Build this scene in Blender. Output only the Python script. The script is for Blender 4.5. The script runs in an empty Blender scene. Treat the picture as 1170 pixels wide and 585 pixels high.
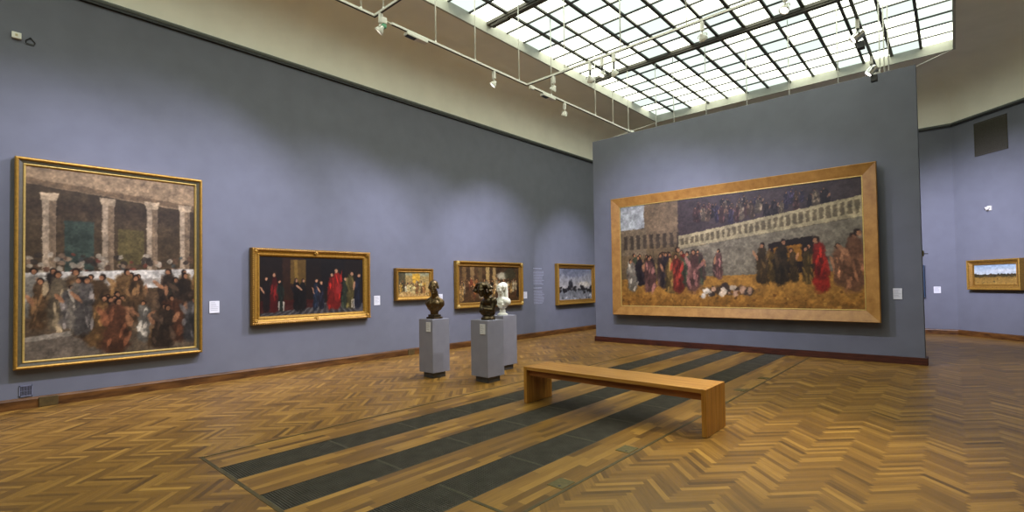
import bpy, bmesh, math, random
import numpy as np
from mathutils import Vector, Matrix

random.seed(7)
SC = bpy.context.scene
COL = SC.collection
PI = math.pi

# ------------------------------------------------------------------ helpers
def lin(c):
    return tuple((x / 12.92 if x <= 0.04045 else ((x + 0.055) / 1.055) ** 2.4) for x in c)

def rgb(r, g, b):
    return lin((r / 255, g / 255, b / 255))

class MB:
    """collects shapes in world coordinates and links them as one mesh object"""
    def __init__(self):
        self.v = []; self.f = []; self.mi = []; self.cf = []; self.uvf = []; self.m = 0; self.c = None; self.sm = []; self.s = False
    def face(self, idx, uv=None):
        self.f.append(tuple(idx)); self.mi.append(self.m); self.cf.append(self.c); self.uvf.append(uv); self.sm.append(self.s)
    def vert(self, *p):
        self.v.append(tuple(p)); return len(self.v) - 1
    def poly(self, pts, uv=None):
        self.face([self.vert(*p) for p in pts], uv)
    def box(self, x0, x1, y0, y1, z0, z1, M=None):
        P = [(x, y, z) for x in (x0, x1) for y in (y0, y1) for z in (z0, z1)]
        if M is not None: P = [tuple(M @ Vector(p)) for p in P]
        b = len(self.v); self.v += P
        for q in ((0, 1, 3, 2), (4, 6, 7, 5), (0, 4, 5, 1), (2, 3, 7, 6), (0, 2, 6, 4), (1, 5, 7, 3)):
            self.face([b + i for i in q])
    def cbox(self, x0, x1, y0, y1, z0, z1, c=0.004):
        """box with chamfered edges"""
        bm = bmesh.new()
        bmesh.ops.create_cube(bm, size=1.0, matrix=Matrix.Translation(((x0 + x1) / 2, (y0 + y1) / 2, (z0 + z1) / 2)) @ Matrix.Diagonal((x1 - x0, y1 - y0, z1 - z0, 1)))
        bmesh.ops.bevel(bm, geom=bm.edges[:], offset=c, segments=2, affect='EDGES', profile=0.5)
        self.bm(bm)
    def bm(self, bm):
        b = len(self.v); bm.verts.index_update()
        self.v += [tuple(v.co) for v in bm.verts]
        for f in bm.faces: self.face([b + v.index for v in f.verts])
        bm.free()
    def tube(self, p0, p1, r0, r1=None, n=10, cap=True):
        p0 = Vector(p0); p1 = Vector(p1); r1 = r0 if r1 is None else r1
        d = (p1 - p0).normalized(); a = d.orthogonal().normalized(); bb = d.cross(a)
        i0 = len(self.v)
        for p, r in ((p0, r0), (p1, r1)):
            for k in range(n):
                t = 2 * PI * k / n; self.v.append(tuple(p + a * math.cos(t) * r + bb * math.sin(t) * r))
        s = self.s; self.s = True
        for k in range(n): self.face([i0 + k, i0 + (k + 1) % n, i0 + n + (k + 1) % n, i0 + n + k])
        self.s = s
        if cap:
            self.face([i0 + k for k in range(n)][::-1]); self.face([i0 + n + k for k in range(n)])
    def lathe(self, p0, axis, prof, n=20):
        """prof: (distance along axis, radius)"""
        p0 = Vector(p0); d = Vector(axis).normalized(); a = d.orthogonal().normalized(); b = d.cross(a)
        i0 = len(self.v)
        for t, r in prof:
            for k in range(n):
                w = 2 * PI * k / n; self.v.append(tuple(p0 + d * t + (a * math.cos(w) + b * math.sin(w)) * r))
        s = self.s; self.s = True
        for j in range(len(prof) - 1):
            for k in range(n):
                self.face([i0 + j * n + k, i0 + j * n + (k + 1) % n, i0 + (j + 1) * n + (k + 1) % n, i0 + (j + 1) * n + k])
        self.s = s
    def sphere(self, c, r, n=12, sc=(1, 1, 1)):
        bm = bmesh.new(); bmesh.ops.create_uvsphere(bm, u_segments=n, v_segments=max(6, n // 2), radius=r,
            matrix=Matrix.Translation(c) @ Matrix.Diagonal((*sc, 1)))
        s = self.s; self.s = True; self.bm(bm); self.s = s
    def build(self, name, mats, parent=None, recalc=True):
        me = bpy.data.meshes.new(name)
        off = Vector((0, 0, 0)); q = parent
        while q is not None: off += Vector(q.location); q = q.parent
        me.from_pydata([tuple(Vector(p) - off) for p in self.v], [], self.f)
        if not isinstance(mats, (list, tuple)): mats = [mats]
        for m in mats: me.materials.append(m)
        me.polygons.foreach_set('material_index', self.mi)
        me.polygons.foreach_set('use_smooth', self.sm)
        if any(c is not None for c in self.cf):
            at = me.attributes.new('tone', 'FLOAT', 'FACE')
            at.data.foreach_set('value', [0.5 if c is None else c for c in self.cf])
        if any(u is not None for u in self.uvf):
            uv = me.uv_layers.new(name='UVMap'); k = 0
            for f, u in zip(self.f, self.uvf):
                for j in range(len(f)):
                    uv.data[k].uv = u[j] if u else (0, 0); k += 1
        if recalc:
            bm = bmesh.new(); bm.from_mesh(me); bmesh.ops.recalc_face_normals(bm, faces=bm.faces[:]); bm.to_mesh(me); bm.free()
        o = bpy.data.objects.new(name, me); COL.objects.link(o)
        if parent is not None: o.parent = parent
        return o

def thing(name, label, cat, loc, group=None):
    o = bpy.data.objects.new(name, None); COL.objects.link(o); o.location = loc; o.empty_display_size = 0.1
    o['label'] = label; o['category'] = cat
    if group: o['group'] = group
    return o
def tag(o, label, cat, group=None):
    o['label'] = label; o['category'] = cat
    if group: o['group'] = group
    return o
def struct(o, label=None, cat=None):
    o['kind'] = 'structure'
    if label: o['label'] = label
    if cat: o['category'] = cat
    return o

# ------------------------------------------------------------------ materials
def mat(name):
    m = bpy.data.materials.new(name); m.use_nodes = True
    nt = m.node_tree; return m, nt, nt.nodes['Principled BSDF']
def noise_mat(name, col, var=0.12, scale=8.0, rough=0.6, metal=0.0, bump=0.0, bscale=None, stretch=None, spec=0.5):
    m, nt, b = mat(name)
    tc = nt.nodes.new('ShaderNodeTexCoord'); src = tc.outputs['Object']
    if stretch:
        mp = nt.nodes.new('ShaderNodeMapping'); mp.inputs['Scale'].default_value = stretch
        nt.links.new(src, mp.inputs[0]); src = mp.outputs[0]
    n = nt.nodes.new('ShaderNodeTexNoise'); n.inputs['Scale'].default_value = scale; n.inputs['Detail'].default_value = 5
    nt.links.new(src, n.inputs['Vector'])
    r = nt.nodes.new('ShaderNodeValToRGB')
    r.color_ramp.elements[0].position = 0.3; r.color_ramp.elements[1].position = 0.7
    r.color_ramp.elements[0].color = (*[c * (1 - var) for c in col], 1)
    r.color_ramp.elements[1].color = (*[min(1, c * (1 + var)) for c in col], 1)
    nt.links.new(n.outputs['Fac'], r.inputs[0]); nt.links.new(r.outputs[0], b.inputs['Base Color'])
    b.inputs['Roughness'].default_value = rough; b.inputs['Metallic'].default_value = metal
    b.inputs['Specular IOR Level'].default_value = spec
    if bump:
        n2 = nt.nodes.new('ShaderNodeTexNoise'); n2.inputs['Scale'].default_value = bscale or scale * 4; n2.inputs['Detail'].default_value = 3
        nt.links.new(src, n2.inputs['Vector'])
        bp = nt.nodes.new('ShaderNodeBump'); bp.inputs['Strength'].default_value = bump; bp.inputs['Distance'].default_value = 0.01
        nt.links.new(n2.outputs['Fac'], bp.inputs['Height']); nt.links.new(bp.outputs[0], b.inputs['Normal'])
    return m
def wood_mat(name, dark, light, scale=(30, 2, 30), rough=0.45, spec=0.4):
    m, nt, b = mat(name)
    tc = nt.nodes.new('ShaderNodeTexCoord'); mp = nt.nodes.new('ShaderNodeMapping'); mp.inputs['Scale'].default_value = scale
    n = nt.nodes.new('ShaderNodeTexNoise'); n.inputs['Scale'].default_value = 1.0; n.inputs['Detail'].default_value = 6; n.inputs['Roughness'].default_value = 0.6
    r = nt.nodes.new('ShaderNodeValToRGB'); r.color_ramp.elements[0].position = 0.32; r.color_ramp.elements[1].position = 0.68
    r.color_ramp.elements[0].color = (*dark, 1); r.color_ramp.elements[1].color = (*light, 1)
    nt.links.new(tc.outputs['Object'], mp.inputs[0]); nt.links.new(mp.outputs[0], n.inputs['Vector']); nt.links.new(n.outputs['Fac'], r.inputs[0])
    nt.links.new(r.outputs[0], b.inputs['Base Color']); b.inputs['Roughness'].default_value = rough; b.inputs['Specular IOR Level'].default_value = spec
    return m

WALLC = (0.150, 0.159, 0.196)
M_wall = noise_mat('slate_blue_paint', WALLC, 0.05, 3.0, 0.75, bump=0.06, bscale=160, spec=0.25)
M_cream = noise_mat('cream_plaster', (0.90, 0.87, 0.76), 0.04, 1.6, 0.85, spec=0.2)
M_rail_black = noise_mat('black_picture_rail', (0.012, 0.013, 0.014), 0.2, 20, 0.5)
M_rail_grey = noise_mat('grey_green_moulding', (0.13, 0.15, 0.145), 0.1, 12, 0.6)
M_base = wood_mat('red_brown_skirting', rgb(52, 28, 12), rgb(112, 74, 34), (5, 2.2, 14), 0.4)
M_basedark = wood_mat('dark_mahogany_skirting', rgb(44, 20, 13), rgb(84, 42, 28), (4, 4, 40), 0.45)
M_cover = noise_mat('olive_brown_cover', rgb(78, 62, 30), 0.25, 20, 0.5)
M_gold = noise_mat('gilded_wood', rgb(172, 132, 56), 0.22, 30, 0.38, 0.55, bump=0.15, bscale=90)
M_golddark = noise_mat('antique_gilding', rgb(148, 110, 46), 0.3, 40, 0.42, 0.5, bump=0.5, bscale=70)
M_goldpale = noise_mat('pale_gilding', rgb(204, 176, 104), 0.15, 30, 0.35, 0.5)
M_olive = noise_mat('olive_black_frame_panel', rgb(70, 64, 42), 0.25, 25, 0.5)
M_oakframe = wood_mat('honey_oak_frame', rgb(138, 96, 44), rgb(170, 126, 64), (6, 6, 6), 0.4)
M_oak = wood_mat('oiled_oak', rgb(150, 100, 40), rgb(188, 138, 66), (1.6, 26, 26), 0.42)
M_oakleg = wood_mat('oiled_oak_upright', rgb(150, 98, 34), rgb(188, 136, 58), (26, 26, 1.6), 0.42)
M_oakdark = wood_mat('oiled_oak_apron', rgb(120, 70, 30), rgb(156, 98, 46), (1.6, 26, 26), 0.5)
M_white = noise_mat('white_enamel', (0.74, 0.73, 0.66), 0.04, 10, 0.4)
M_black = noise_mat('black_plastic', (0.015, 0.015, 0.016), 0.2, 20, 0.45)
M_chrome = noise_mat('silver_metal', (0.75, 0.75, 0.74), 0.05, 10, 0.25, 0.9)
M_green = noise_mat('green_plastic', (0.05, 0.3, 0.14), 0.1, 20, 0.4)
M_bar = noise_mat('dark_glazing_bar', (0.05, 0.05, 0.042), 0.2, 6, 0.5)
M_skyframe = noise_mat('offwhite_skylight_frame', (0.44, 0.44, 0.385), 0.07, 5, 0.6)
M_girder = noise_mat('brown_girder', (0.075, 0.068, 0.055), 0.2, 4, 0.6)
M_ped = noise_mat('grey_lavender_lacquer', (0.255, 0.255, 0.325), 0.06, 5, 0.5, spec=0.3)
M_plinth = noise_mat('dark_grey_plinth', (0.085, 0.082, 0.08), 0.15, 10, 0.6)
M_card = noise_mat('white_card', (0.72, 0.73, 0.78), 0.03, 10, 0.6)
M_ink = noise_mat('grey_print', (0.36, 0.37, 0.42), 0.05, 10, 0.7)
M_vinyl = noise_mat('pale_vinyl_lettering', (0.30, 0.31, 0.39), 0.05, 10, 0.6)
M_bronze = noise_mat('brown_bronze', rgb(100, 82, 54), 0.35, 14, 0.36, 0.75, bump=0.15, bscale=60)
M_bronzedark = noise_mat('dark_bronze', rgb(78, 66, 48), 0.4, 16, 0.3, 0.8, bump=0.2, bscale=50)
M_marble = noise_mat('white_marble', (0.80, 0.78, 0.72), 0.08, 9, 0.45)
M_grate = noise_mat('dark_steel_grate', rgb(80, 75, 66), 0.25, 6, 0.6, 0.2)
M_grateend = noise_mat('worn_steel_grate_ends', rgb(100, 95, 80), 0.25, 30, 0.5, 0.3)
M_pit = noise_mat('dark_duct', (0.012, 0.012, 0.011), 0.3, 5, 0.9)
M_brass = noise_mat('tarnished_brass_edge', rgb(84, 74, 46), 0.25, 12, 0.45, 0.4)
M_vent = noise_mat('brown_black_mesh', rgb(64, 60, 50), 0.15, 30, 0.8)
M_teal = noise_mat('dark_teal_frame', rgb(34, 58, 84), 0.2, 20, 0.5)
M_ventgrey = noise_mat('grey_blue_grille', (0.16, 0.17, 0.24), 0.1, 20, 0.6)

# parquet: per-plank tone + grain along each plank
M_floor, nt, b = mat('oak_parquet')
at = nt.nodes.new('ShaderNodeAttribute'); at.attribute_name = 'tone'
ramp = nt.nodes.new('ShaderNodeValToRGB'); e = ramp.color_ramp.elements
e[0].position = 0.0; e[0].color = (*rgb(86, 61, 26), 1); e[1].position = 1.0; e[1].color = (*rgb(163, 124, 58), 1)
x = ramp.color_ramp.elements.new(0.5); x.color = (*rgb(123, 89, 37), 1)
uvn = nt.nodes.new('ShaderNodeUVMap'); mp = nt.nodes.new('ShaderNodeMapping'); mp.inputs['Scale'].default_value = (4, 60, 1)
nz = nt.nodes.new('ShaderNodeTexNoise'); nz.inputs['Scale'].default_value = 1.0; nz.inputs['Detail'].default_value = 5
tc = nt.nodes.new('ShaderNodeTexCoord'); big = nt.nodes.new('ShaderNodeTexNoise'); big.inputs['Scale'].default_value = 0.9; big.inputs['Detail'].default_value = 3
nt.links.new(tc.outputs['Object'], big.inputs['Vector'])
nt.links.new(uvn.outputs[0], mp.inputs[0]); nt.links.new(mp.outputs[0], nz.inputs['Vector'])
a1 = nt.nodes.new('ShaderNodeMath'); a1.operation = 'MULTIPLY_ADD'; a1.inputs[1].default_value = 0.55; a1.inputs[2].default_value = -0.275
nt.links.new(nz.outputs['Fac'], a1.inputs[0])
a2 = nt.nodes.new('ShaderNodeMath'); a2.operation = 'ADD'; nt.links.new(a1.outputs[0], a2.inputs[0]); nt.links.new(at.outputs['Fac'], a2.inputs[1])
a3 = nt.nodes.new('ShaderNodeMath'); a3.operation = 'MULTIPLY_ADD'; a3.inputs[1].default_value = 0.5; a3.inputs[2].default_value = -0.25
nt.links.new(big.outputs['Fac'], a3.inputs[0])
a4 = nt.nodes.new('ShaderNodeMath'); a4.operation = 'ADD'; a4.use_clamp = True
nt.links.new(a2.outputs[0], a4.inputs[0]); nt.links.new(a3.outputs[0], a4.inputs[1]); nt.links.new(a4.outputs[0], ramp.inputs[0])
nt.links.new(ramp.outputs[0], b.inputs['Base Color']); b.inputs['Roughness'].default_value = 0.38; b.inputs['Specular IOR Level'].default_value = 0.35

def emis_mat(name, col, s):
    m = bpy.data.materials.new(name); m.use_nodes = True; nt = m.node_tree; nt.nodes.clear()
    e = nt.nodes.new('ShaderNodeEmission'); e.inputs[0].default_value = (*col, 1); e.inputs[1].default_value = s
    o = nt.nodes.new('ShaderNodeOutputMaterial'); nt.links.new(e.outputs[0], o.inputs[0]); return m
SKY = 5.0
M_pane = bpy.data.materials.new('daylit_frosted_panes'); M_pane.use_nodes = True
nt = M_pane.node_tree; nt.nodes.clear()
at = nt.nodes.new('ShaderNodeAttribute'); at.attribute_name = 'tone'
rp = nt.nodes.new('ShaderNodeValToRGB'); rp.color_ramp.elements[0].color = (0.183, 0.213, 0.194, 1); rp.color_ramp.elements[1].color = (0.96, 1.0, 0.80, 1)
em = nt.nodes.new('ShaderNodeEmission'); em.inputs[1].default_value = SKY; oo = nt.nodes.new('ShaderNodeOutputMaterial')
nt.links.new(at.outputs['Fac'], rp.inputs[0]); nt.links.new(rp.outputs[0], em.inputs[0]); nt.links.new(em.outputs[0], oo.inputs[0])
M_lens = emis_mat('lit_lamp_lens', (1.0, 0.97, 0.92), 6.0)

# ------------------------------------------------------------------ the room (x across, y along the gallery, z up)
W, Y0, Y1, CH = 11.40, -7.10, 18.60, 1.90      # width, near wall, back wall, corner chamfer
OCT = [(0, Y0 + CH), (0, Y1 - CH), (CH, Y1), (W - CH, Y1), (W, Y1 - CH), (W, Y0 + CH), (W - CH, Y0), (CH, Y0)]
WN = ['wall_left', 'wall_back_left', 'wall_back', 'wall_back_right', 'wall_right', 'wall_front_right', 'wall_front', 'wall_front_left']
ZM = 5.86
def inset(d):
    """octagon moved inward by d"""
    n = len(OCT); out = []
    for i in range(n):
        p0, p1, p2 = (Vector(OCT[(i + k) % n]) for k in (-1, 0, 1))
        d0 = (p1 - p0).normalized(); d1 = (p2 - p1).normalized()
        n0 = Vector((d0.y, -d0.x)); n1 = Vector((d1.y, -d1.x))
        a = p1 + n0 * d; bq = p1 + n1 * d
        cr = d0.x * d1.y - d0.y * d1.x
        t = ((bq.x - a.x) * d1.y - (bq.y - a.y) * d1.x) / cr
        out.append(tuple(a + d0 * t))
    return out
for i, nme in enumerate(WN):
    mb = MB(); p, q = OCT[i], OCT[(i + 1) % 8]
    L = math.dist(p, q); nn = max(1, int(L))
    mb.poly([(p[0], p[1], -0.02), (q[0], q[1], -0.02), (q[0], q[1], ZM + 0.1), (p[0], p[1], ZM + 0.1)])
    # outer skin so that the wall has thickness
    d = Vector((q[0] - p[0], q[1] - p[1])).normalized(); o_ = Vector((-d.y, d.x)) * 0.25
    mb.poly([(p[0] + o_.x, p[1] + o_.y, -0.02), (p[0] + o_.x, p[1] + o_.y, ZM + 0.1), (q[0] + o_.x, q[1] + o_.y, ZM + 0.1), (q[0] + o_.x, q[1] + o_.y, -0.02)])
    mb.poly([(p[0], p[1], ZM + 0.1), (q[0], q[1], ZM + 0.1), (q[0] + o_.x, q[1] + o_.y, ZM + 0.1), (p[0] + o_.x, p[1] + o_.y, ZM + 0.1)])
    struct(mb.build(nme, M_wall, recalc=False))

def ring_sweep(name, prof, m, label=None):
    """profile (inset from wall, z) swept round the octagon"""
    mb = MB(); rings = []
    for d, z in prof:
        rings.append([mb.vert(px, py, z) for px, py in inset(d)])
    for a, bq in zip(rings, rings[1:]):
        for k in range(8): mb.face([a[k], a[(k + 1) % 8], bq[(k + 1) % 8], bq[k]])
    return mb
struct(ring_sweep('trim_1', [(0.0, ZM - 0.005), (0.045, ZM - 0.005), (0.05, ZM + 0.035), (0.0, ZM + 0.035)], M_rail_black).build('trim_1', M_rail_black))
struct(ring_sweep('trim_2', [(0.0, ZM + 0.035), (0.06, ZM + 0.035), (0.075, ZM + 0.06), (0.06, ZM + 0.085), (0.0, ZM + 0.095)], M_rail_grey).build('trim_2', M_rail_grey))

# skirting boards, one per wall
def skirting(name, p, q, m, hh=0.148, t=0.028):
    d = Vector((q[0] - p[0], q[1] - p[1], 0)); L = d.length; d.normalize(); nrm = Vector((d.y, -d.x, 0))
    prof = [(0, 0), (t, 0), (t, hh - 0.03), (t - 0.008, hh - 0.012), (0.006, hh), (0, hh)]
    mb = MB(); r = []
    for s in (0, L):
        r.append([mb.vert(*(Vector((p[0], p[1], 0)) + d * s + nrm * a + Vector((0, 0, z)))) for a, z in prof])
    n = len(prof)
    for k in range(n): mb.face([r[0][k], r[1][k], r[1][(k + 1) % n], r[0][(k + 1) % n]])
    mb.face(r[0]); mb.face(r[1][::-1])
    return struct(mb.build(name, m))
for i, nme in enumerate(WN):
    skirting('baseboard_' + nme[5:], OCT[i], OCT[(i + 1) % 8], M_base)

# cove and ceiling with the skylight opening
HX0, HX1, HY0, HY1, ZC, ZP = 1.83, 9.57, -4.74, 16.26, 7.24, 7.45
mb = MB(); mb.s = True; rings = []
prof = [(0.0, ZM + 0.09), (0.0, ZM + 0.62)]
for k in range(1, 13):
    t = k / 12 * PI / 2; prof.append((1.0 * (1 - math.cos(t)), ZM + 0.62 + (ZC - ZM - 0.62) * math.sin(t)))
for d, z in prof: rings.append([mb.vert(px, py, z) for px, py in inset(d)])
# separate vertices per side so the corner creases stay sharp
mb2 = MB(); mb2.s = True
for k in range(8):
    cols = []
    for d, z in prof:
        P = inset(d); a, bq = P[k], P[(k + 1) % 8]
        cols.append([mb2.vert(a[0], a[1], z), mb2.vert(bq[0], bq[1], z)])
    for c0, c1 in zip(cols, cols[1:]): mb2.face([c0[0], c0[1], c1[1], c1[0]])
mb2.s = False
P = [(x, y, ZC) for x, y in inset(1.0)]
H = [(HX0, HY0, ZC), (HX0, HY1, ZC), (HX1, HY1, ZC), (HX1, HY0, ZC)]
for q in ([P[0], P[1], H[1], H[0]], [P[1], P[2], H[1]], [P[2], P[3], H[2], H[1]], [P[3], P[4], H[2]], [P[4], P[5], H[3], H[2]], [P[5], P[6], H[3]], [P[6], P[7], H[0], H[3]], [P[7], P[0], H[0]]):
    mb2.poly(q)
struct(mb2.build('ceiling', M_cream, recalc=False))

# skylight: window_1 > frame, panes, glazing bars, girders
sky = bpy.data.objects.new('window_1', None); COL.objects.link(sky); sky.location = (5.7, 5.76, ZP)
struct(sky, 'large white skylight of square frosted panes in the ceiling', 'skylight')
mb = MB(); fw = 0.05
for (x0, x1, y0, y1) in ((HX0 - fw, HX0, HY0 - fw, HY1 + fw), (HX1, HX1 + fw, HY0 - fw, HY1 + fw), (HX0, HX1, HY0 - fw, HY0), (HX0, HX1, HY1, HY1 + fw)):
    mb.box(x0, x1, y0, y1, ZC - 0.015, ZP + 0.05)
mb.build('skylight_frame', M_skyframe, sky)
NX = 13; px = (HX1 - HX0) / NX; NYB = 5; bay = (HY1 - HY0) / NYB; py = bay / 7
mb = MB(); rr = random.Random(3)
for i in range(NX):
    for j in range(35):
        t = rr.random(); mb.c = (0.7 + 0.3 * rr.random()) if t > 0.42 else 0.05 * rr.random()
        x0 = HX0 + i * px; y0 = HY0 + j * py
        mb.poly([(x0, y0, ZP + 0.02), (x0, y0 + py, ZP + 0.02), (x0 + px, y0 + py, ZP + 0.02), (x0 + px, y0, ZP + 0.02)])
mb.build('glass_panes', M_pane, sky, recalc=False)
mb = MB()
for i in range(1, NX):
    w = 0.036 if i % 2 else 0.03
    mb.box(HX0 + i * px - w, HX0 + i * px + w, HY0, HY1, ZP - 0.025, ZP + 0.015)
for j in range(1, 35):
    if j % 7: mb.box(HX0, HX1, HY0 + j * py - 0.02, HY0 + j * py + 0.02, ZP - 0.012, ZP + 0.016)
mb.build('glazing_bars', M_bar, sky)
for k in range(1, NYB):
    mb = MB(); y = HY0 + k * bay
    mb.box(HX0 + 0.01, HX1 - 0.01, y - 0.08, y + 0.08, ZP - 0.06, ZP + 0.01)
    mb.box(HX0 + 0.3, HX1 - 0.3, y - 0.06, y + 0.06, ZP - 0.10, ZP - 0.06)
    mb.box(HX0 + 0.1, HX0 + 0.6, y - 0.05, y + 0.05, ZP - 0.12, ZP - 0.06)
    mb.box(HX1 - 0.6, HX1 - 0.1, y - 0.05, y + 0.05, ZP - 0.12, ZP - 0.06)
    mb.build('girder', M_girder, sky)

# ------------------------------------------------------------------ floor: herringbone around a strip panel with three grate channels
PX0, PX1, PY0, PYE = 4.14, 7.19, 1.52, 11.735
GR = [(4.572, 4.982), (5.452, 5.862), (6.333, 6.753)]
fl = MB()
def clip(poly, rect):
    """clip polygon of (x, y, u, v) to a rectangle"""
    for ax, s, lim in ((0, 1, rect[0]), (0, -1, rect[1]), (1, 1, rect[2]), (1, -1, rect[3])):
        out = []
        for i in range(len(poly)):
            a, bq = poly[i - 1], poly[i]; da = s * (a[ax] - lim); db = s * (bq[ax] - lim)
            if (da >= 0) != (db >= 0):
                t = da / (da - db); out.append(tuple(a[k] + (bq[k] - a[k]) * t for k in range(4)))
            if db >= 0: out.append(bq)
        poly = out
        if not poly: return []
    return poly
def plank(corners, tone, rects, seed):
    uv = [(0, 0), (1, 0), (1, 1), (0, 1)]
    L = math.dist(corners[0], corners[1]); Wd = math.dist(corners[1], corners[2])
    P = [(c[0], c[1], u * L + seed * 3.7, v * Wd + seed * 1.3) for c, (u, v) in zip(corners, uv)]
    for r in rects:
        q = clip(P, r)
        if len(q) >= 3:
            fl.c = tone; fl.poly([(a[0], a[1], 0) for a in q], [(a[2], a[3]) for a in q])
RECTS = [(0, PX0, Y0, Y1), (PX1, W, Y0, Y1), (PX0, PX1, Y0, PY0), (PX0, PX1, PYE, Y1)]
PL, PW = 0.384, 0.048           # eight widths to one length
rr = random.Random(11)
def tone(): 
    return min(1, max(0, rr.gauss(0.48, 0.2)))
def T(u, v):                     # herringbone laid at 45 degrees to the walls
    s = math.sqrt(0.5); return (5.7 + (u - v) * s, 5.76 + (u + v) * s)
def inside(P):
    xs = [p[0] for p in P]; ys = [p[1] for p in P]
    return max(xs) > 0 and min(xs) < W and max(ys) > Y0 and min(ys) < Y1
nW = int(round(PL / PW)); R_ = 30
# lattice of the herringbone: horizontal block at (k, k) stepping, period (2n) along the row
for row in range(-450, 450):
    for k in range(-40, 40):
        u = row * PW + k * 2 * PL; v = row * PW
        h = [T(u, v), T(u + PL, v), T(u + PL, v + PW), T(u, v + PW)]
        if inside(h): plank(h, tone(), RECTS, rr.random() * 50)
        u2 = u + PL; v2 = v - PL + PW
        h = [T(u2, v2), T(u2, v2 + PL), T(u2 - 0 + PW, v2 + PL), T(u2 + PW, v2)]
        if inside(h): plank(h, tone(), RECTS, rr.random() * 50)
# strip parquet inside the panel, laid along the gallery
def strips(x0, x1):
    n = max(1, round((x1 - x0) / 0.072)); w = (x1 - x0) / n
    for i in range(n):
        y = PY0 - rr.random() * 0.5
        while y < PYE:
            L = rr.choice((0.42, 0.5, 0.5, 0.58))
            c = [(x0 + i * w, y), (x0 + i * w, y + L), (x0 + i * w + w, y + L), (x0 + i * w + w, y)]
            plank(c, tone() * 0.9 + 0.05, [(x0, x1, PY0, PYE)], rr.random() * 50); y += L
edges = [PX0] + [e for g in GR for e in g] + [PX1]
for i in range(0, len(edges), 2): strips(edges[i], edges[i + 1])
fl.c = None; fl.m = 1
for g0, g1 in GR:                # open channels under the grates
    D = -0.14
    fl.poly([(g0, PY0, D), (g1, PY0, D), (g1, PYE, D), (g0, PYE, D)])
    fl.poly([(g0, PY0, 0), (g0, PY0, D), (g0, PYE, D), (g0, PYE, 0)]); fl.poly([(g1, PY0, 0), (g1, PYE, 0), (g1, PYE, D), (g1, PY0, D)])
    fl.poly([(g0, PY0, 0), (g1, PY0, 0), (g1, PY0, D), (g0, PY0, D)]); fl.poly([(g0, PYE, 0), (g0, PYE, D), (g1, PYE, D), (g1, PYE, 0)])
floor = struct(fl.build('floor', [M_floor, M_pit], recalc=False))
mb = MB()                        # dark metal edging round the panel
for (x0, x1, y0, y1) in ((PX0 - 0.012, PX0 + 0.012, PY0, PYE), (PX1 - 0.014, PX1 + 0.014, PY0, PYE), (PX0 - 0.02, PX1 + 0.02, PY0 - 0.018, PY0 + 0.014)):
    mb.cbox(x0, x1, y0, y1, -0.01, 0.003, 0.0015)
struct(mb.build('trim_3', M_brass))

# grates: one liftable panel after another in each channel
ORD = ['first', 'second', 'third', 'fourth', 'fifth', 'sixth', 'seventh', 'eighth', 'ninth', 'tenth', 'eleventh', 'twelfth']
ROWN = ['row nearest the blue left wall', 'middle row', 'row farthest from the left wall']
def grate_mesh(w, L):
    mb = MB(); t = 0.0025; z0, z1 = -0.032, -0.001
    for (x0, x1, y0, y1) in ((0, 0.006, 0, L), (w - 0.006, w, 0, L)): mb.box(x0, x1, y0, y1, z0 - 0.004, z1)
    mb.m = 1
    for y in (0, L - 0.007): mb.box(0, w, y, y + 0.0055, z0 - 0.004, z1)
    mb.m = 0
    n = int(w / 0.021)
    for i in range(1, n): mb.box(i * w / n - t, i * w / n + t, 0, L, z0, z1 - 0.002)
    n = int(L / 0.021)
    for i in range(1, n): mb.box(0, w, i * L / n - t, i * L / n + t, z0, z1 - 0.001)
    return mb
GY = [PY0 + 0.016, 2.553]
while GY[-1] + 0.846 < PYE - 0.2: GY.append(GY[-1] + 0.846)
GY.append(PYE - 0.003)
for r_, (g0, g1) in enumerate(GR):
    protos = {}
    for k in range(len(GY) - 1):
        L = GY[k + 1] - GY[k] - 0.006; key = round(L, 2)
        if key not in protos:
            o = grate_mesh(g1 - g0 - 0.01, L).build('floor_grate', [M_grate, M_grateend], recalc=False); protos[key] = o
        else:
            o = protos[key].copy(); COL.objects.link(o)
        o.location = (g0 + 0.005, GY[k] + 0.003, 0)
        tag(o, f'{ORD[k]} dark steel floor grate from the near end, {ROWN[r_]}', 'floor grate', 'floor grates in three rows')

def plate(x0, x1, y0, y1, label):
    t = thing('floor_box', label, 'floor box', ((x0 + x1) / 2, (y0 + y1) / 2, 0), 'brass floor boxes beside the edging')
    mb = MB(); mb.cbox(x0, x1, y0, y1, -0.004, 0.004, 0.002); mb.build('cover_plate', noise_mat('green_brass_plate', rgb(94, 84, 46), 0.25, 30, 0.5, 0.3), t)
    mb = MB()
    mb.tube(((x0 + x1) / 2 + 0.02, y0 + 0.04, 0.003), ((x0 + x1) / 2 + 0.02, y0 + 0.04, 0.0055), 0.012, n=10)
    mb.build('lid_catch', M_black, t)
plate(7.02, 7.165, 3.09, 3.27, 'nearest olive brass floor box, level with the second near grates')
plate(7.02, 7.165, 4.14, 4.33, 'olive brass floor box on the parquet strip before the bench')
plate(7.02, 7.165, 7.50, 7.67, 'olive floor box on the strip just beyond the bench end')
plate(7.02, 7.165, 8.66, 8.82, 'farthest olive floor box, on the strip behind the bench')
mb = MB(); mb.cbox(6.757, 7.175, 2.50, 2.528, -0.004, 0.004, 0.0015)
tag(mb.build('brass_strip', M_brass), 'short brass strip crossing the parquet beside the outer grates', 'floor strip')

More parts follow.
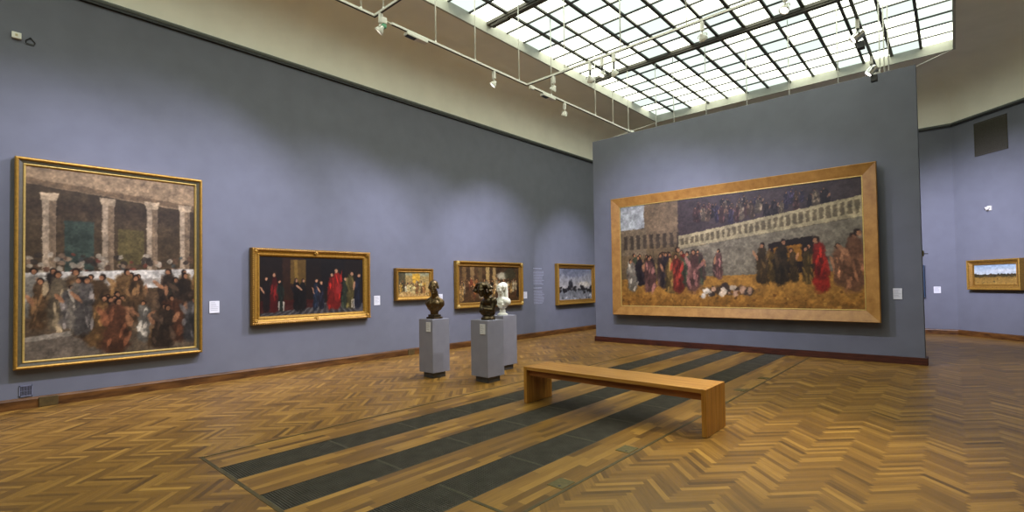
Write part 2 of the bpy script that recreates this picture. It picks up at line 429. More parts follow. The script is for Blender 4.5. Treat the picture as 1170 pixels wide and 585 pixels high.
# ------------------------------------------------------------------ free-standing partition wall
XA, XB, YP, YT, ZT = 2.02, 9.02, 11.745, 12.0, 5.545
mb = MB(); mb.cbox(XA, XB, YP, YT, 0.002, ZT, 0.006)
struct(mb.build('wall_partition', M_wall))
mb = MB()
for (x0, x1, y0, y1) in ((XA - 0.028, XB + 0.035, YP - 0.03, YP), (XB, XB + 0.035, YP, YT + 0.03), (XA - 0.028, XA, YP, YT + 0.03), (XA, XB, YT, YT + 0.03)):
    mb.cbox(x0, x1, y0, y1, 0.0, 0.135, 0.004)
struct(mb.build('baseboard_partition', M_basedark))
t = thing('wall_bracket', 'small yellowish bracket with a peg on the partition edge', 'bracket', (XB + 0.005, 11.85, 2.05))
mb = MB(); mb.cbox(XB, XB + 0.025, 11.81, 11.90, 2.0, 2.10, 0.004); mb.build('bracket_plate', noise_mat('yellowed_metal', rgb(120, 108, 60), 0.2, 20, 0.5), t)
mb = MB(); mb.tube((XB + 0.02, 11.855, 2.045), (XB + 0.085, 11.855, 2.04), 0.007); mb.build('peg', M_brass, t)

# ------------------------------------------------------------------ pictures
def vnoise(h, w, cell, seed, oct=3):
    rs = np.random.RandomState(seed); out = np.zeros((h, w)); amp = 1; tot = 0
    for o in range(oct):
        gh, gw = max(2, int(h / cell) + 2), max(2, int(w / cell) + 2); g = rs.rand(gh, gw)
        yy = np.linspace(0, gh - 1.001, h); xx = np.linspace(0, gw - 1.001, w)
        yi = yy.astype(int); xi = xx.astype(int); fy = (yy - yi)[:, None]; fx = (xx - xi)[None]
        fy = fy * fy * (3 - 2 * fy); fx = fx * fx * (3 - 2 * fx)
        a = g[yi][:, xi]; bq = g[yi][:, xi + 1]; c = g[yi + 1][:, xi]; d = g[yi + 1][:, xi + 1]
        out += amp * ((a * (1 - fx) + bq * fx) * (1 - fy) + (c * (1 - fx) + d * fx) * fy); tot += amp; amp *= 0.55; cell = max(1.5, cell / 2.2)
    return out / tot
class Paint:
    """a small oil painter: coordinates 0..1 across and 0..1 down"""
    def __init__(self, w, h, seed):
        self.w, self.h = w, h; self.a = np.zeros((h, w, 3)); self.rs = np.random.RandomState(seed); self.asp = w / h
        self.Y, self.X = np.mgrid[0:h, 0:w]; self.X = (self.X + 0.5) / w; self.Y = (self.Y + 0.5) / h; self.seed = seed
        self.wob = (vnoise(h, w, 7, seed + 5) - 0.5)
    def blend(self, m, col):
        c = np.array(col) / 255.; self.a += (c - self.a) * m[..., None]
    def band(self, y0, y1, c0, c1, soft=0.01):
        t = np.clip((self.Y - y0) / max(1e-6, y1 - y0), 0, 1)[..., None]
        m = np.clip((self.Y + self.wob * soft * 2 - y0) / soft, 0, 1) * np.clip((y1 - self.Y - self.wob * soft * 2) / soft, 0, 1)
        col = np.array(c0) / 255. * (1 - t) + np.array(c1) / 255. * t
        self.a += (col - self.a) * m[..., None]
    def ell(self, x, y, rx, ry, col, op=1.0, rot=0.0, soft=0.35):
        R = max(rx * self.asp, ry) * 1.45
        i0 = max(0, int((y - R) * self.h)); i1 = min(self.h, int((y + R) * self.h) + 2); j0 = max(0, int((x - R / self.asp) * self.w)); j1 = min(self.w, int((x + R / self.asp) * self.w) + 2)
        if i1 <= i0 or j1 <= j0: return
        W_ = np.s_[i0:i1, j0:j1]
        dx = (self.X[W_] - x) * self.asp; dy = self.Y[W_] - y; c, s = math.cos(rot), math.sin(rot)
        u = (dx * c + dy * s) / (rx * self.asp); v = (-dx * s + dy * c) / ry
        d = np.sqrt(u * u + v * v) + self.wob[W_] * 0.5
        m = np.clip((1 - d) / soft, 0, 1) * op
        self.a[W_] += (np.array(col) / 255. - self.a[W_]) * m[..., None]
    def quad(self, pts, col, op=1.0, soft=0.006):
        m = np.ones_like(self.X); n = len(pts); cx = sum(p[0] for p in pts) / n; cy = sum(p[1] for p in pts) / n
        for i in range(n):
            (x0, y0), (x1, y1) = pts[i], pts[(i + 1) % n]; nx, ny = (y1 - y0), -(x1 - x0); L = math.hypot(nx, ny) + 1e-9
            s = 1 if ((cx - x0) * nx + (cy - y0) * ny) > 0 else -1
            d = s * ((self.X - x0) * nx + (self.Y - y0) * ny) / L + self.wob * soft * 1.5
            m = m * np.clip(d / soft + 0.5, 0, 1)
        self.blend(m * op, col)
    def figure(self, x, base, ht, robe, skin=(160, 116, 84), hair=(40, 28, 20), wid=0.30, lean=0.0):
        """a loosely brushed draped figure: many overlapping fold strokes, then arms and head"""
        j = self.rs; ht = ht * j.uniform(0.86, 1.12); w = ht * wid / self.asp * j.uniform(0.8, 1.25); top = base - ht; ln = lean + j.uniform(-0.25, 0.25)
        def tn(k): return tuple(min(255, max(0, c * k)) for c in robe)
        cx = lambda y: x + ln * w * (1 - (y - top) / ht)
        for t, rx in ((0.86, 0.5), (0.66, 0.46), (0.46, 0.42), (0.3, 0.36)):
            self.ell(cx(top + ht * t), top + ht * t, w * rx, ht * 0.2, tn(j.uniform(0.6, 0.85)), 0.95)
        for _ in range(10):
            t = j.uniform(0.25, 0.95); xx = cx(top + ht * t) + j.uniform(-0.38, 0.38) * w
            self.ell(xx, top + ht * t, w * j.uniform(0.05, 0.13), ht * j.uniform(0.08, 0.18), tn(j.uniform(0.45, 1.5)), 0.7, rot=j.uniform(-0.35, 0.35))
        for sd in (-1, 1):
            if j.rand() < 0.6: self.ell(cx(top + ht * 0.36) + sd * w * 0.4, top + ht * j.uniform(0.3, 0.45), w * 0.12, ht * 0.14, skin if j.rand() < 0.4 else tn(1.2), 0.85, rot=sd * j.uniform(-0.2, 0.9))
        hx = cx(top) + j.uniform(-0.08, 0.08) * w; hy = top + ht * j.uniform(0.09, 0.13)
        self.ell(hx, hy, ht * 0.062 / self.asp, ht * 0.075, hair); sx = j.uniform(-0.4, 0.4) * ht * 0.05 / self.asp
        self.ell(hx + sx, hy + ht * 0.015, ht * 0.042 / self.asp, ht * 0.055, skin, 0.9)
    def crowd(self, n, x0, x1, b0, b1, ht, pal, skin=(160, 116, 84), wid=0.3):
        P = sorted((self.rs.uniform(b0, b1), self.rs.uniform(x0, x1)) for _ in range(n))
        for y, x in P: self.figure(x, y, ht * (0.85 + 0.3 * (y - b0) / max(1e-6, b1 - b0)), pal[self.rs.randint(len(pal))], skin=skin, wid=wid)
    def warp(self, amt, cell, seed=0):
        """ragged brush edges: every point takes the colour of a neighbour a little way off"""
        dx = (vnoise(self.h, self.w, cell, self.seed + 71 + seed) - 0.5) * 2 * amt; dy = (vnoise(self.h, self.w, cell, self.seed + 72 + seed) - 0.5) * 2 * amt
        yy, xx = np.mgrid[0:self.h, 0:self.w]
        yy = np.clip(np.round(yy + dy), 0, self.h - 1).astype(int); xx = np.clip(np.round(xx + dx), 0, self.w - 1).astype(int)
        self.a = self.a[yy, xx]
    def grain(self, cell, amt, seed=0):
        n = (vnoise(self.h, self.w, cell, self.seed + 31 + seed) - 0.5) * 2
        self.a *= (1 + amt * n)[..., None]
    def dabs(self, n, x0, x1, y0, y1, cols, r0, r1):
        for _ in range(n):
            c = cols[self.rs.randint(len(cols))]; r = self.rs.uniform(r0, r1)
            self.ell(self.rs.uniform(x0, x1), self.rs.uniform(y0, y1), r / self.asp * self.rs.uniform(0.6, 1.3), r, c, 0.85, rot=self.rs.uniform(0, 3))
    def canvas(self, name, O, U, V, parent, scale=1.0):
        """grid of painted points: O lower left corner, U along the width, V along the height"""
        h, w = self.h, self.w; O = np.array(O) - np.array(parent.location); U = np.array(U); V = np.array(V)
        s = np.linspace(0, 1, w)[None, :, None]; t = np.linspace(1, 0, h)[:, None, None]
        co = (O + s * U + t * V).reshape(-1, 3)
        idx = np.arange(h * w).reshape(h, w)
        f = np.stack([idx[1:, :-1], idx[1:, 1:], idx[:-1, 1:], idx[:-1, :-1]], -1).reshape(-1, 4)
        # a backing board gives the picture its thickness
        N = np.cross(U, V); N = N / np.linalg.norm(N) * 0.02
        bk = np.array([O - N, O + U - N, O + U + V - N, O + V - N]); n0 = len(co); co = np.vstack([co, bk])
        me = bpy.data.meshes.new(name)
        fr = np.vstack([f, [[n0 + 3, n0 + 2, n0 + 1, n0]]])
        me.vertices.add(len(co)); me.vertices.foreach_set('co', co.ravel())
        me.loops.add(fr.size); me.loops.foreach_set('vertex_index', fr.ravel())
        me.polygons.add(len(fr)); me.polygons.foreach_set('loop_start', np.arange(0, fr.size, 4)); me.update(calc_edges=True)
        c = np.clip(self.a, 0, 1); c = np.where(c <= 0.04045, c / 12.92, ((c + 0.055) / 1.055) ** 2.4) * scale * 0.8
        ca = np.ones((len(co), 4)); ca[:n0, :3] = c.reshape(-1, 3); ca[n0:, :3] = 0.1
        at = me.attributes.new('paint', 'FLOAT_COLOR', 'POINT'); at.data.foreach_set('color', ca.ravel())
        me.materials.append(M_paint); me.validate()
        o = bpy.data.objects.new(name, me); COL.objects.link(o); o.parent = parent; return o
M_paint, nt, b = mat('oil_paint')
at = nt.nodes.new('ShaderNodeAttribute'); at.attribute_name = 'paint'
nt.links.new(at.outputs['Color'], b.inputs['Base Color']); b.inputs['Roughness'].default_value = 0.5; b.inputs['Specular IOR Level'].default_value = 0.25
nz = nt.nodes.new('ShaderNodeTexNoise'); nz.inputs['Scale'].default_value = 60; bp = nt.nodes.new('ShaderNodeBump'); bp.inputs['Strength'].default_value = 0.1; bp.inputs['Distance'].default_value = 0.004
tc = nt.nodes.new('ShaderNodeTexCoord'); nt.links.new(tc.outputs['Object'], nz.inputs['Vector']); nt.links.new(nz.outputs['Fac'], bp.inputs['Height']); nt.links.new(bp.outputs[0], b.inputs['Normal'])

class Plane:
    """picture plane: origin on the wall, r along the wall (viewer's right), u up, n out of the wall"""
    def __init__(self, o, r, n): self.o = Vector(o); self.r = Vector(r).normalized(); self.u = Vector((0, 0, 1)); self.n = Vector(n).normalized()
    def p(self, a, z, d): return self.o + self.r * a + self.u * z + self.n * d
def sweep(pl, r0, r1, z0, z1, prof):
    """picture-frame moulding: profile of (inset, height off the wall), mitred corners"""
    mb = MB(); rings = []
    for i, d in prof:
        rings.append([mb.vert(*pl.p(a, z, d)) for a, z in ((r0 + i, z0 + i), (r1 - i, z0 + i), (r1 - i, z1 - i), (r0 + i, z1 - i))])
    m = len(rings)
    for j in range(m):
        a, bq = rings[j], rings[(j + 1) % m]
        for k in range(4): mb.face([a[k], a[(k + 1) % 4], bq[(k + 1) % 4], bq[k]])
    return mb
def orn(pl, a, z, d, s, n=7):
    mb = MB(); mb.s = True; c = pl.p(a, z, d)
    mb.sphere(c, s * 0.34, 10)
    for k in range(n):
        t = 2 * PI * k / n; mb.sphere(pl.p(a + math.cos(t) * s * 0.42, z + math.sin(t) * s * 0.42, d - 0.006), s * 0.2, 8)
    return mb
def painting(label, pl, r0, r1, z0, z1, mouldings, inner, depth, art, parent_d=0.0):
    c = pl.p((r0 + r1) / 2, z0, 0)
    t = thing('painting', label, 'painting', c)
    for nm, prof, m in mouldings: sweep(pl, r0, r1, z0, z1, prof).build(nm, m, t)
    O = pl.p(r0 + inner, z0 + inner, depth); U = pl.r * (r1 - r0 - 2 * inner); V = pl.u * (z1 - z0 - 2 * inner)
    art.canvas('canvas', O, U, V, t)
    return t
PLL = Plane((0, 0, 0), (0, 1, 0), (1, 0, 0))          # left wall, a = y

# large upright picture (a generic hall scene in its browns, creams and blue-greys)
A = Paint(225, 300, 21)
A.band(-0.1, 1.1, (74, 62, 46), (86, 70, 50), 0.01)
A.quad([(0, -0.1), (1, -0.1), (1, 0.17), (0, 0.09)], (150, 128, 100)); A.quad([(0, 0.06), (1, 0.13), (1, 0.16), (0, 0.09)], (118, 98, 74))
A.band(0.16, 0.3, (60, 48, 36), (88, 74, 56), 0.03)
for xx in (0.12, 0.44, 0.71, 0.93):
    A.quad([(xx - 0.035, 0.15), (xx + 0.035, 0.15), (xx + 0.032, 0.62), (xx - 0.032, 0.62)], (162, 144, 120)); A.quad([(xx, 0.15), (xx + 0.035, 0.15), (xx + 0.032, 0.62), (xx, 0.62)], (126, 108, 86))
    A.quad([(xx - 0.05, 0.13), (xx + 0.05, 0.13), (xx + 0.04, 0.17), (xx - 0.04, 0.17)], (176, 156, 128))
A.quad([(0.2, 0.27), (0.36, 0.27), (0.36, 0.55), (0.2, 0.55)], (58, 74, 66), 0.8); A.quad([(0.5, 0.3), (0.66, 0.3), (0.66, 0.5), (0.5, 0.5)], (104, 94, 56), 0.7)
A.dabs(110, 0.02, 0.98, 0.45, 0.56, [(140, 118, 96), (166, 154, 134), (96, 74, 56), (110, 64, 50), (76, 80, 76), (58, 50, 42)], 0.01, 0.022)
A.quad([(0, 0.55), (1, 0.52), (1, 0.62), (0, 0.66)], (196, 190, 178)); A.quad([(0, 0.6), (1, 0.57), (1, 0.6), (0, 0.63)], (156, 148, 136))
A.band(0.64, 1.05, (92, 72, 52), (104, 92, 76), 0.02)
cl = [(164, 156, 140), (80, 70, 54), (112, 86, 58), (66, 70, 54), (110, 72, 50), (92, 88, 84), (58, 46, 38), (140, 124, 98), (70, 56, 44), (126, 96, 60)]
A.crowd(16, 0.02, 0.98, 0.74, 0.86, 0.27, cl, wid=0.42)
A.quad([(0, 0.88), (0.45, 0.84), (0.48, 1.05), (0, 1.05)], (112, 102, 90), 0.9); A.quad([(0, 0.88), (0.45, 0.84), (0.45, 0.865), (0, 0.905)], (158, 148, 132), 0.9)
A.crowd(15, 0.3, 1.0, 0.88, 1.0, 0.27, cl, wid=0.46); A.crowd(3, 0.04, 0.3, 0.84, 0.9, 0.3, [(120, 112, 104), (146, 136, 120)], wid=0.36)
A.grain(10, 0.25); A.warp(1.0, 4); A.grain(3, 0.2, 3); A.a = A.a ** 1.15 * 1.02
painting('large upright painting in gold and olive frame, tallest on the left wall', PLL, 0.466, 2.686, 0.541, 3.42,
    [('outer_frame', [(0, 0.005), (0, 0.10), (0.010, 0.115), (0.024, 0.12), (0.036, 0.11), (0.042, 0.095), (0.042, 0.005)], M_gold),
     ('frame_panel', [(0.042, 0.01), (0.042, 0.094), (0.085, 0.078), (0.085, 0.01)], M_olive),
     ('inner_slip', [(0.085, 0.01), (0.085, 0.088), (0.094, 0.092), (0.11, 0.07), (0.11, 0.01)], M_goldpale)], 0.108, 0.062, A)

# wide dark picture
B = Paint(260, 135, 33)
B.band(-0.1, 1.1, (22, 15, 12), (30, 20, 15), 0.01)
B.quad([(0.2, 0.02), (0.4, 0.02), (0.4, 0.75), (0.2, 0.75)], (44, 26, 16)); B.quad([(0.56, 0), (0.8, 0), (0.8, 0.6), (0.56, 0.6)], (18, 14, 14))
B.quad([(0.27, 0.05), (0.41, 0.05), (0.41, 0.5), (0.27, 0.46)], (96, 72, 30), 0.9); B.quad([(0.3, 0.05), (0.33, 0.05), (0.34, 0.45), (0.31, 0.45)], (132, 102, 44), 0.8)
B.quad([(0.02, 0.86), (0.5, 0.8), (1, 0.84), (1, 1.1), (0, 1.1)], (84, 80, 78))
for k in range(16):
    B.quad([(k / 15 * 1.0 - 0.1, 1.02), (k / 15 * 1.0 - 0.06, 1.02), (0.2 + k / 15 * 0.6 + 0.015, 0.82), (0.2 + k / 15 * 0.6, 0.82)], (40, 36, 36), 0.7)
B.quad([(0.0, 0.74), (0.5, 0.74), (0.48, 0.88), (0.0, 0.95)], (60, 18, 14), 0.8)
for x_, c_, ht in ((0.06, (34, 24, 24), 0.68), (0.12, (92, 22, 20), 0.66), (0.19, (28, 34, 28), 0.66), (0.33, (16, 14, 15), 0.6), (0.38, (20, 18, 18), 0.56), (0.5, (34, 42, 58), 0.62), (0.56, (30, 30, 42), 0.6), (0.65, (150, 30, 22), 0.68), (0.71, (164, 34, 26), 0.72), (0.79, (58, 66, 48), 0.62), (0.86, (96, 84, 44), 0.7), (0.93, (26, 30, 44), 0.66)):
    B.figure(x_, 0.92, ht, c_, skin=(190, 138, 104), wid=0.26)
B.ell(0.74, 0.56, 0.035, 0.12, (150, 40, 40), 0.7, rot=0.4)
for x_ in (0.16, 0.2, 0.87, 0.89): B.quad([(x_, 0.76), (x_ + 0.014, 0.76), (x_ + 0.01, 0.92), (x_ + 0.002, 0.92)], (188, 178, 160), 0.85)
B.grain(9, 0.2); B.warp(1.6, 4)
tB = painting('dark wide painting with red figures in ornate gold frame', PLL, 3.466, 5.866, 0.927, 2.328,
    [('outer_frame', [(0, 0.005), (0, 0.09), (0.012, 0.112), (0.03, 0.12), (0.05, 0.105), (0.058, 0.085), (0.058, 0.005)], M_golddark),
     ('inner_moulding', [(0.058, 0.01), (0.058, 0.084), (0.1, 0.07), (0.112, 0.085), (0.13, 0.08), (0.15, 0.055), (0.15, 0.01)], M_gold)], 0.147, 0.05, B)
for a, z in ((3.53, 0.99), (5.80, 0.99), (3.53, 2.265), (5.80, 2.265), (4.666, 0.985), (4.666, 2.27)):
    orn(PLL, a, z, 0.105, 0.075).build('carved_ornament', M_gold, tB)
mb = MB(); mb.s = True
n = 64
for k in range(n):
    a = 3.48 + (5.852 - 3.48) * k / (n - 1)
    for z in (0.94, 2.315): mb.sphere(PLL.p(a, z, 0.115), 0.013, 6)
for k in range(36):
    z = 0.96 + 1.335 * k / 35
    for a in (3.48, 5.852): mb.sphere(PLL.p(a, z, 0.115), 0.013, 6)
mb.build('beaded_edge', M_gold, tB)

# small golden picture behind the first bust
Cc = Paint(110, 76, 41)
Cc.band(-0.1, 1.1, (150, 128, 78), (170, 140, 84), 0.01); Cc.band(-0.1, 0.2, (150, 160, 140), (150, 140, 96), 0.1)
Cc.quad([(0.0, 0.0), (0.22, 0.0), (0.26, 0.8), (0, 0.9)], (60, 56, 38), 0.8); Cc.quad([(0.45, 0.05), (0.68, 0.05), (0.68, 0.45), (0.45, 0.45)], (204, 158, 54), 0.9)
c2 = [(226, 200, 130), (110, 80, 44), (190, 146, 64), (70, 70, 50), (236, 220, 170), (150, 104, 56)]
Cc.crowd(20, 0.05, 0.95, 0.62, 0.86, 0.36, c2, skin=(206, 158, 100), wid=0.36)
Cc.quad([(0, 0.8), (1, 0.76), (1, 1.1), (0, 1.1)], (176, 140, 84), 0.85); Cc.dabs(30, 0, 1, 0.8, 1, [(120, 96, 50), (204, 176, 110)], 0.02, 0.05); Cc.crowd(8, 0.05, 0.95, 0.8, 0.92, 0.36, c2, skin=(206, 158, 100), wid=0.4); Cc.warp(2.2, 4); Cc.grain(4, 0.3)
painting('smallest gold framed painting on the left wall, behind the bald bust', PLL, 6.53, 7.602, 1.262, 2.005,
    [('outer_frame', [(0, 0.005), (0, 0.09), (0.012, 0.11), (0.028, 0.11), (0.045, 0.09), (0.045, 0.005)], M_golddark),
     ('inner_moulding', [(0.045, 0.01), (0.045, 0.088), (0.07, 0.07), (0.08, 0.075), (0.092, 0.05), (0.092, 0.01)], M_gold)], 0.09, 0.045, Cc)

# middle-sized gold picture behind the other busts
Dd = Paint(170, 84, 52)
Dd.band(-0.1, 1.1, (70, 52, 32), (78, 54, 32), 0.01); Dd.grain(14, 0.5)
for xx, c in ((0.08, (120, 92, 54)), (0.2, (150, 120, 76)), (0.33, (96, 76, 46)), (0.45, (196, 164, 100)), (0.56, (176, 146, 90))):
    Dd.quad([(xx - 0.03, 0), (xx + 0.03, 0), (xx + 0.026, 0.6), (xx - 0.026, 0.6)], c, 0.8)
Dd.ell(0.7, 0.26, 0.11, 0.13, (196, 190, 160), 0.8); Dd.ell(0.84, 0.2, 0.12, 0.2, (58, 56, 38), 0.8)
c3 = [(128, 64, 40), (170, 134, 78), (48, 40, 32), (206, 184, 140), (100, 70, 42), (84, 76, 54), (170, 108, 56)]
Dd.crowd(26, 0.02, 0.98, 0.66, 0.86, 0.4, c3, skin=(200, 146, 96), wid=0.34)
Dd.quad([(0, 0.84), (1, 0.84), (1, 1.1), (0, 1.1)], (74, 52, 30), 0.7); Dd.crowd(12, 0.02, 0.98, 0.84, 0.97, 0.4, c3[:5], skin=(200, 146, 96), wid=0.36); Dd.warp(2.4, 4); Dd.grain(4, 0.3, 2)
tD = painting('wide gold framed crowd painting behind the curly haired and marble busts', PLL, 8.335, 10.92, 1.005, 2.222,
    [('outer_frame', [(0, 0.005), (0, 0.10), (0.014, 0.12), (0.035, 0.12), (0.055, 0.10), (0.06, 0.08), (0.06, 0.005)], M_gold),
     ('inner_moulding', [(0.06, 0.01), (0.06, 0.079), (0.1, 0.07), (0.115, 0.08), (0.14, 0.05), (0.14, 0.01)], M_golddark)], 0.138, 0.045, Dd)
for a in (8.39, 10.865):
    for z in (1.06, 2.167): orn(PLL, a, z, 0.112, 0.1).build('corner_ornament', M_goldpale, tD)

# cold grey picture running behind the partition
Ee = Paint(130, 80, 61)
Ee.band(-0.1, 0.7, (120, 126, 140), (178, 172, 164), 0.02); Ee.ell(0.45, 0.1, 0.5, 0.22, (104, 108, 122), 0.7); Ee.ell(0.75, 0.5, 0.25, 0.1, (214, 204, 182), 0.7)
Ee.band(0.66, 1.1, (110, 112, 114), (152, 154, 156), 0.03)
for k in range(34):
    x_ = Ee.rs.uniform(0.0, 1.0); Ee.ell(x_, 0.66 + 0.04 * math.sin(x_ * 9) + Ee.rs.uniform(-0.08, 0.1), 0.05, 0.06, (34, 32, 34), 0.85)
Ee.ell(0.35, 0.5, 0.07, 0.16, (40, 40, 44), 0.9); Ee.dabs(30, 0, 1, 0.82, 1, [(206, 206, 208), (120, 120, 124), (60, 58, 58)], 0.015, 0.04); Ee.warp(4, 6); Ee.grain(6, 0.25)
painting('gold framed painting of grey sky and dark shapes, cut off by partition', PLL, 12.58, 14.78, 0.925, 2.25,
    [('outer_frame', [(0, 0.005), (0, 0.12), (0.016, 0.14), (0.04, 0.135), (0.055, 0.11), (0.055, 0.005)], M_gold),
     ('inner_moulding', [(0.055, 0.01), (0.055, 0.10), (0.12, 0.075), (0.13, 0.085), (0.155, 0.05), (0.155, 0.01)], M_golddark)], 0.153, 0.045, Ee)

# the very large picture on the partition (a generic open-air assembly in its greys, ochre and reds)
F = Paint(480, 240, 77)
F.band(-0.1, 1.1, (96, 84, 66), (110, 90, 62), 0.01)
F.band(-0.1, 0.42, (92, 80, 66), (86, 74, 60), 0.02); F.quad([(0, -0.1), (0.18, -0.1), (0.18, 0.22), (0, 0.26)], (150, 152, 150))
F.quad([(0.13, -0.1), (0.3, -0.1), (0.3, 0.4), (0.13, 0.4)], (108, 92, 72)); F.quad([(0, 0.24), (0.14, 0.24), (0.14, 0.5), (0, 0.5)], (112, 98, 78))
for k in range(9): F.quad([(0.02 + k * 0.034, 0.3), (0.038 + k * 0.034, 0.3), (0.038 + k * 0.034, 0.44), (0.02 + k * 0.034, 0.44)], (58, 50, 42), 0.8)
F.quad([(0.3, -0.1), (1.0, -0.1), (1.0, 0.2), (0.3, 0.34)], (62, 52, 52)); F.crowd(44, 0.36, 0.9, 0.14, 0.26, 0.14, [(96, 78, 62), (78, 54, 50), (62, 54, 72), (112, 98, 80), (84, 64, 46), (46, 38, 40)], skin=(120, 90, 68), wid=0.4)
F.quad([(0.3, 0.34), (1, 0.14), (1, 0.3), (0.3, 0.46)], (150, 138, 108))
for k in range(30): F.quad([(0.31 + k * 0.023, 0.365 - k * 0.0066), (0.324 + k * 0.023, 0.361 - k * 0.0066), (0.324 + k * 0.023, 0.42 - k * 0.0052), (0.31 + k * 0.023, 0.424 - k * 0.0052)], (84, 74, 56), 0.8)
F.quad([(0.3, 0.46), (1, 0.3), (1, 0.74), (0.3, 0.74)], (112, 104, 88)); 
for k in range(26):
    x_ = F.rs.uniform(0.4, 1); y_ = F.rs.uniform(0.4, 0.7); F.quad([(x_, y_), (x_ + 0.06, y_ - 0.012), (x_ + 0.06, y_ + 0.05), (x_, y_ + 0.06)], tuple(np.array((110, 102, 86)) * F.rs.uniform(0.75, 1.15)), 0.6)
F.quad([(0.68, 0.46), (0.84, 0.42), (0.85, 0.76), (0.68, 0.76)], (36, 26, 22)); F.quad([(0.7, 0.5), (0.8, 0.48), (0.8, 0.62), (0.7, 0.62)], (150, 104, 34), 0.8)
F.quad([(-0.1, 0.74), (1.1, 0.7), (1.1, 1.1), (-0.1, 1.1)], (152, 112, 54)); F.band(0.86, 1.1, (140, 100, 46), (128, 92, 44), 0.1)
cf = [(150, 142, 126), (78, 86, 64), (50, 42, 46), (104, 54, 44), (122, 86, 78), (84, 66, 60), (100, 84, 54), (56, 46, 38), (124, 44, 34), (126, 102, 58), (136, 56, 44)]
F.crowd(30, 0.02, 0.5, 0.72, 0.8, 0.27, cf, wid=0.34); F.crowd(13, 0.04, 0.42, 0.8, 0.87, 0.36, cf, wid=0.36)
F.crowd(8, 0.55, 0.82, 0.76, 0.8, 0.3, [(96, 76, 40), (58, 46, 30), (80, 62, 36), (120, 92, 44)], wid=0.34)
F.crowd(6, 0.86, 0.99, 0.8, 0.86, 0.4, [(140, 98, 70), (158, 44, 32), (112, 80, 56)], wid=0.3)
F.ell(0.52, 0.85, 0.13, 0.05, (52, 42, 38), 0.85)
F.dabs(26, 0.4, 0.62, 0.8, 0.9, [(196, 178, 154), (170, 138, 112), (208, 198, 182), (60, 50, 46)], 0.014, 0.04)
F.dabs(60, 0.0, 1, 0.86, 1, [(120, 84, 38), (170, 130, 66), (104, 70, 34)], 0.008, 0.02)
F.grain(14, 0.22); F.warp(1.5, 4); F.grain(4, 0.2, 4); F.a = F.a ** 1.12 * 1.1
PLP = Plane((0, YP, 0), (1, 0, 0), (0, -1, 0))
tF = painting('huge crowd painting in wide honey coloured wooden frame on the partition', PLP, 2.693, 8.405, 0.762, 3.817,
    [('frame', [(0, 0.115), (0, 0.225), (0.010, 0.234), (0.225, 0.172), (0.225, 0.115)], M_oakframe),
     ('inner_slip', [(0.225, 0.12), (0.225, 0.178), (0.236, 0.178), (0.245, 0.165), (0.245, 0.12)], M_goldpale)], 0.242, 0.16, F)
for z in (1.1, 3.4):
    mb = MB(); mb.box(3.0, 8.1, YP - 0.13, YP - 0.001, z, z + 0.08); mb.build('hanging_batten', M_oakdark, tF)

# landscape on the slanted corner wall
G = Paint(120, 64, 91)
G.band(-0.1, 0.5, (150, 178, 204), (206, 214, 216), 0.01); G.ell(0.7, 0.3, 0.4, 0.08, (224, 226, 224), 0.5)
G.band(0.47, 0.62, (56, 52, 36), (86, 74, 44), 0.03); G.band(0.58, 1.1, (138, 108, 54), (176, 138, 66), 0.05)
G.dabs(40, 0, 1, 0.47, 0.58, [(46, 44, 30), (64, 60, 38), (84, 66, 48)], 0.03, 0.06); G.dabs(34, 0, 1, 0.66, 0.98, [(110, 84, 44), (190, 156, 84), (92, 78, 42)], 0.015, 0.05); G.grain(5, 0.15)
q = math.sqrt(0.5); PLD = Plane((W - CH, Y1, 0), (q, -q, 0), (-q, -q, 0))
def dg(x): return (x - (W - CH)) / q
painting('small wide landscape of sky and ochre field in gold frame', PLD, 0.405, 1.745, 1.268, 2.058,
    [('outer_frame', [(0, 0.005), (0, 0.13), (0.016, 0.14), (0.04, 0.13), (0.05, 0.11), (0.05, 0.005)], M_gold),
     ('inner_moulding', [(0.05, 0.01), (0.05, 0.105), (0.11, 0.075), (0.125, 0.08), (0.14, 0.05), (0.14, 0.01)], M_golddark)], 0.138, 0.045, G)
# picture mostly hidden behind the partition
Hh = Paint(60, 70, 95); Hh.band(-0.1, 1.1, (90, 104, 116), (86, 76, 56), 0.01); Hh.grain(8, 0.3)
PLB = Plane((0, Y1, 0), (1, 0, 0), (0, -1, 0))
painting('sliver of a dark teal framed picture just past the partition edge', PLB, 8.08, 8.815, 1.045, 1.975,
    [('frame', [(0, 0.005), (0, 0.06), (0.01, 0.07), (0.06, 0.06), (0.06, 0.005)], M_teal)], 0.058, 0.035, Hh)

# ------------------------------------------------------------------ wall cards, lettering, fittings
def card(label, pl, a0, a1, z0, z1):
    t = thing('label_card', label, 'label', pl.p((a0 + a1) / 2, z0, 0), 'white picture labels')
    mb = MB()
    P = [pl.p(a, z, d) for d in (0.001, 0.012) for a, z in ((a0, z0), (a1, z0), (a1, z1), (a0, z1))]
    i = [mb.vert(*p) for p in P]
    for f in ((0, 3, 2, 1), (4, 5, 6, 7), (0, 1, 5, 4), (1, 2, 6, 5), (2, 3, 7, 6), (3, 0, 4, 7)): mb.face([i[k] for k in f])
    mb.build('card_body', M_card, t)  # the label card itself, with no separate board behind it
    mb = MB(); rs = random.Random(int(a0 * 100)); w = a1 - a0
    for k in range(6):
        z = z1 - 0.03 - k * (z1 - z0 - 0.05) / 6; L = w * rs.uniform(0.45, 0.8)
        mb.poly([pl.p(a0 + w * 0.1, z, 0.0126), pl.p(a0 + w * 0.1 + L, z, 0.0126), pl.p(a0 + w * 0.1 + L, z + 0.007, 0.0126), pl.p(a0 + w * 0.1, z + 0.007, 0.0126)])
    mb.build('printed_lines', M_ink, t)
card('white label card right of the large upright painting', PLL, 2.818, 2.97, 1.18, 1.385)
card('white label card right of the dark painting with red figures', PLL, 6.015, 6.165, 1.188, 1.393)
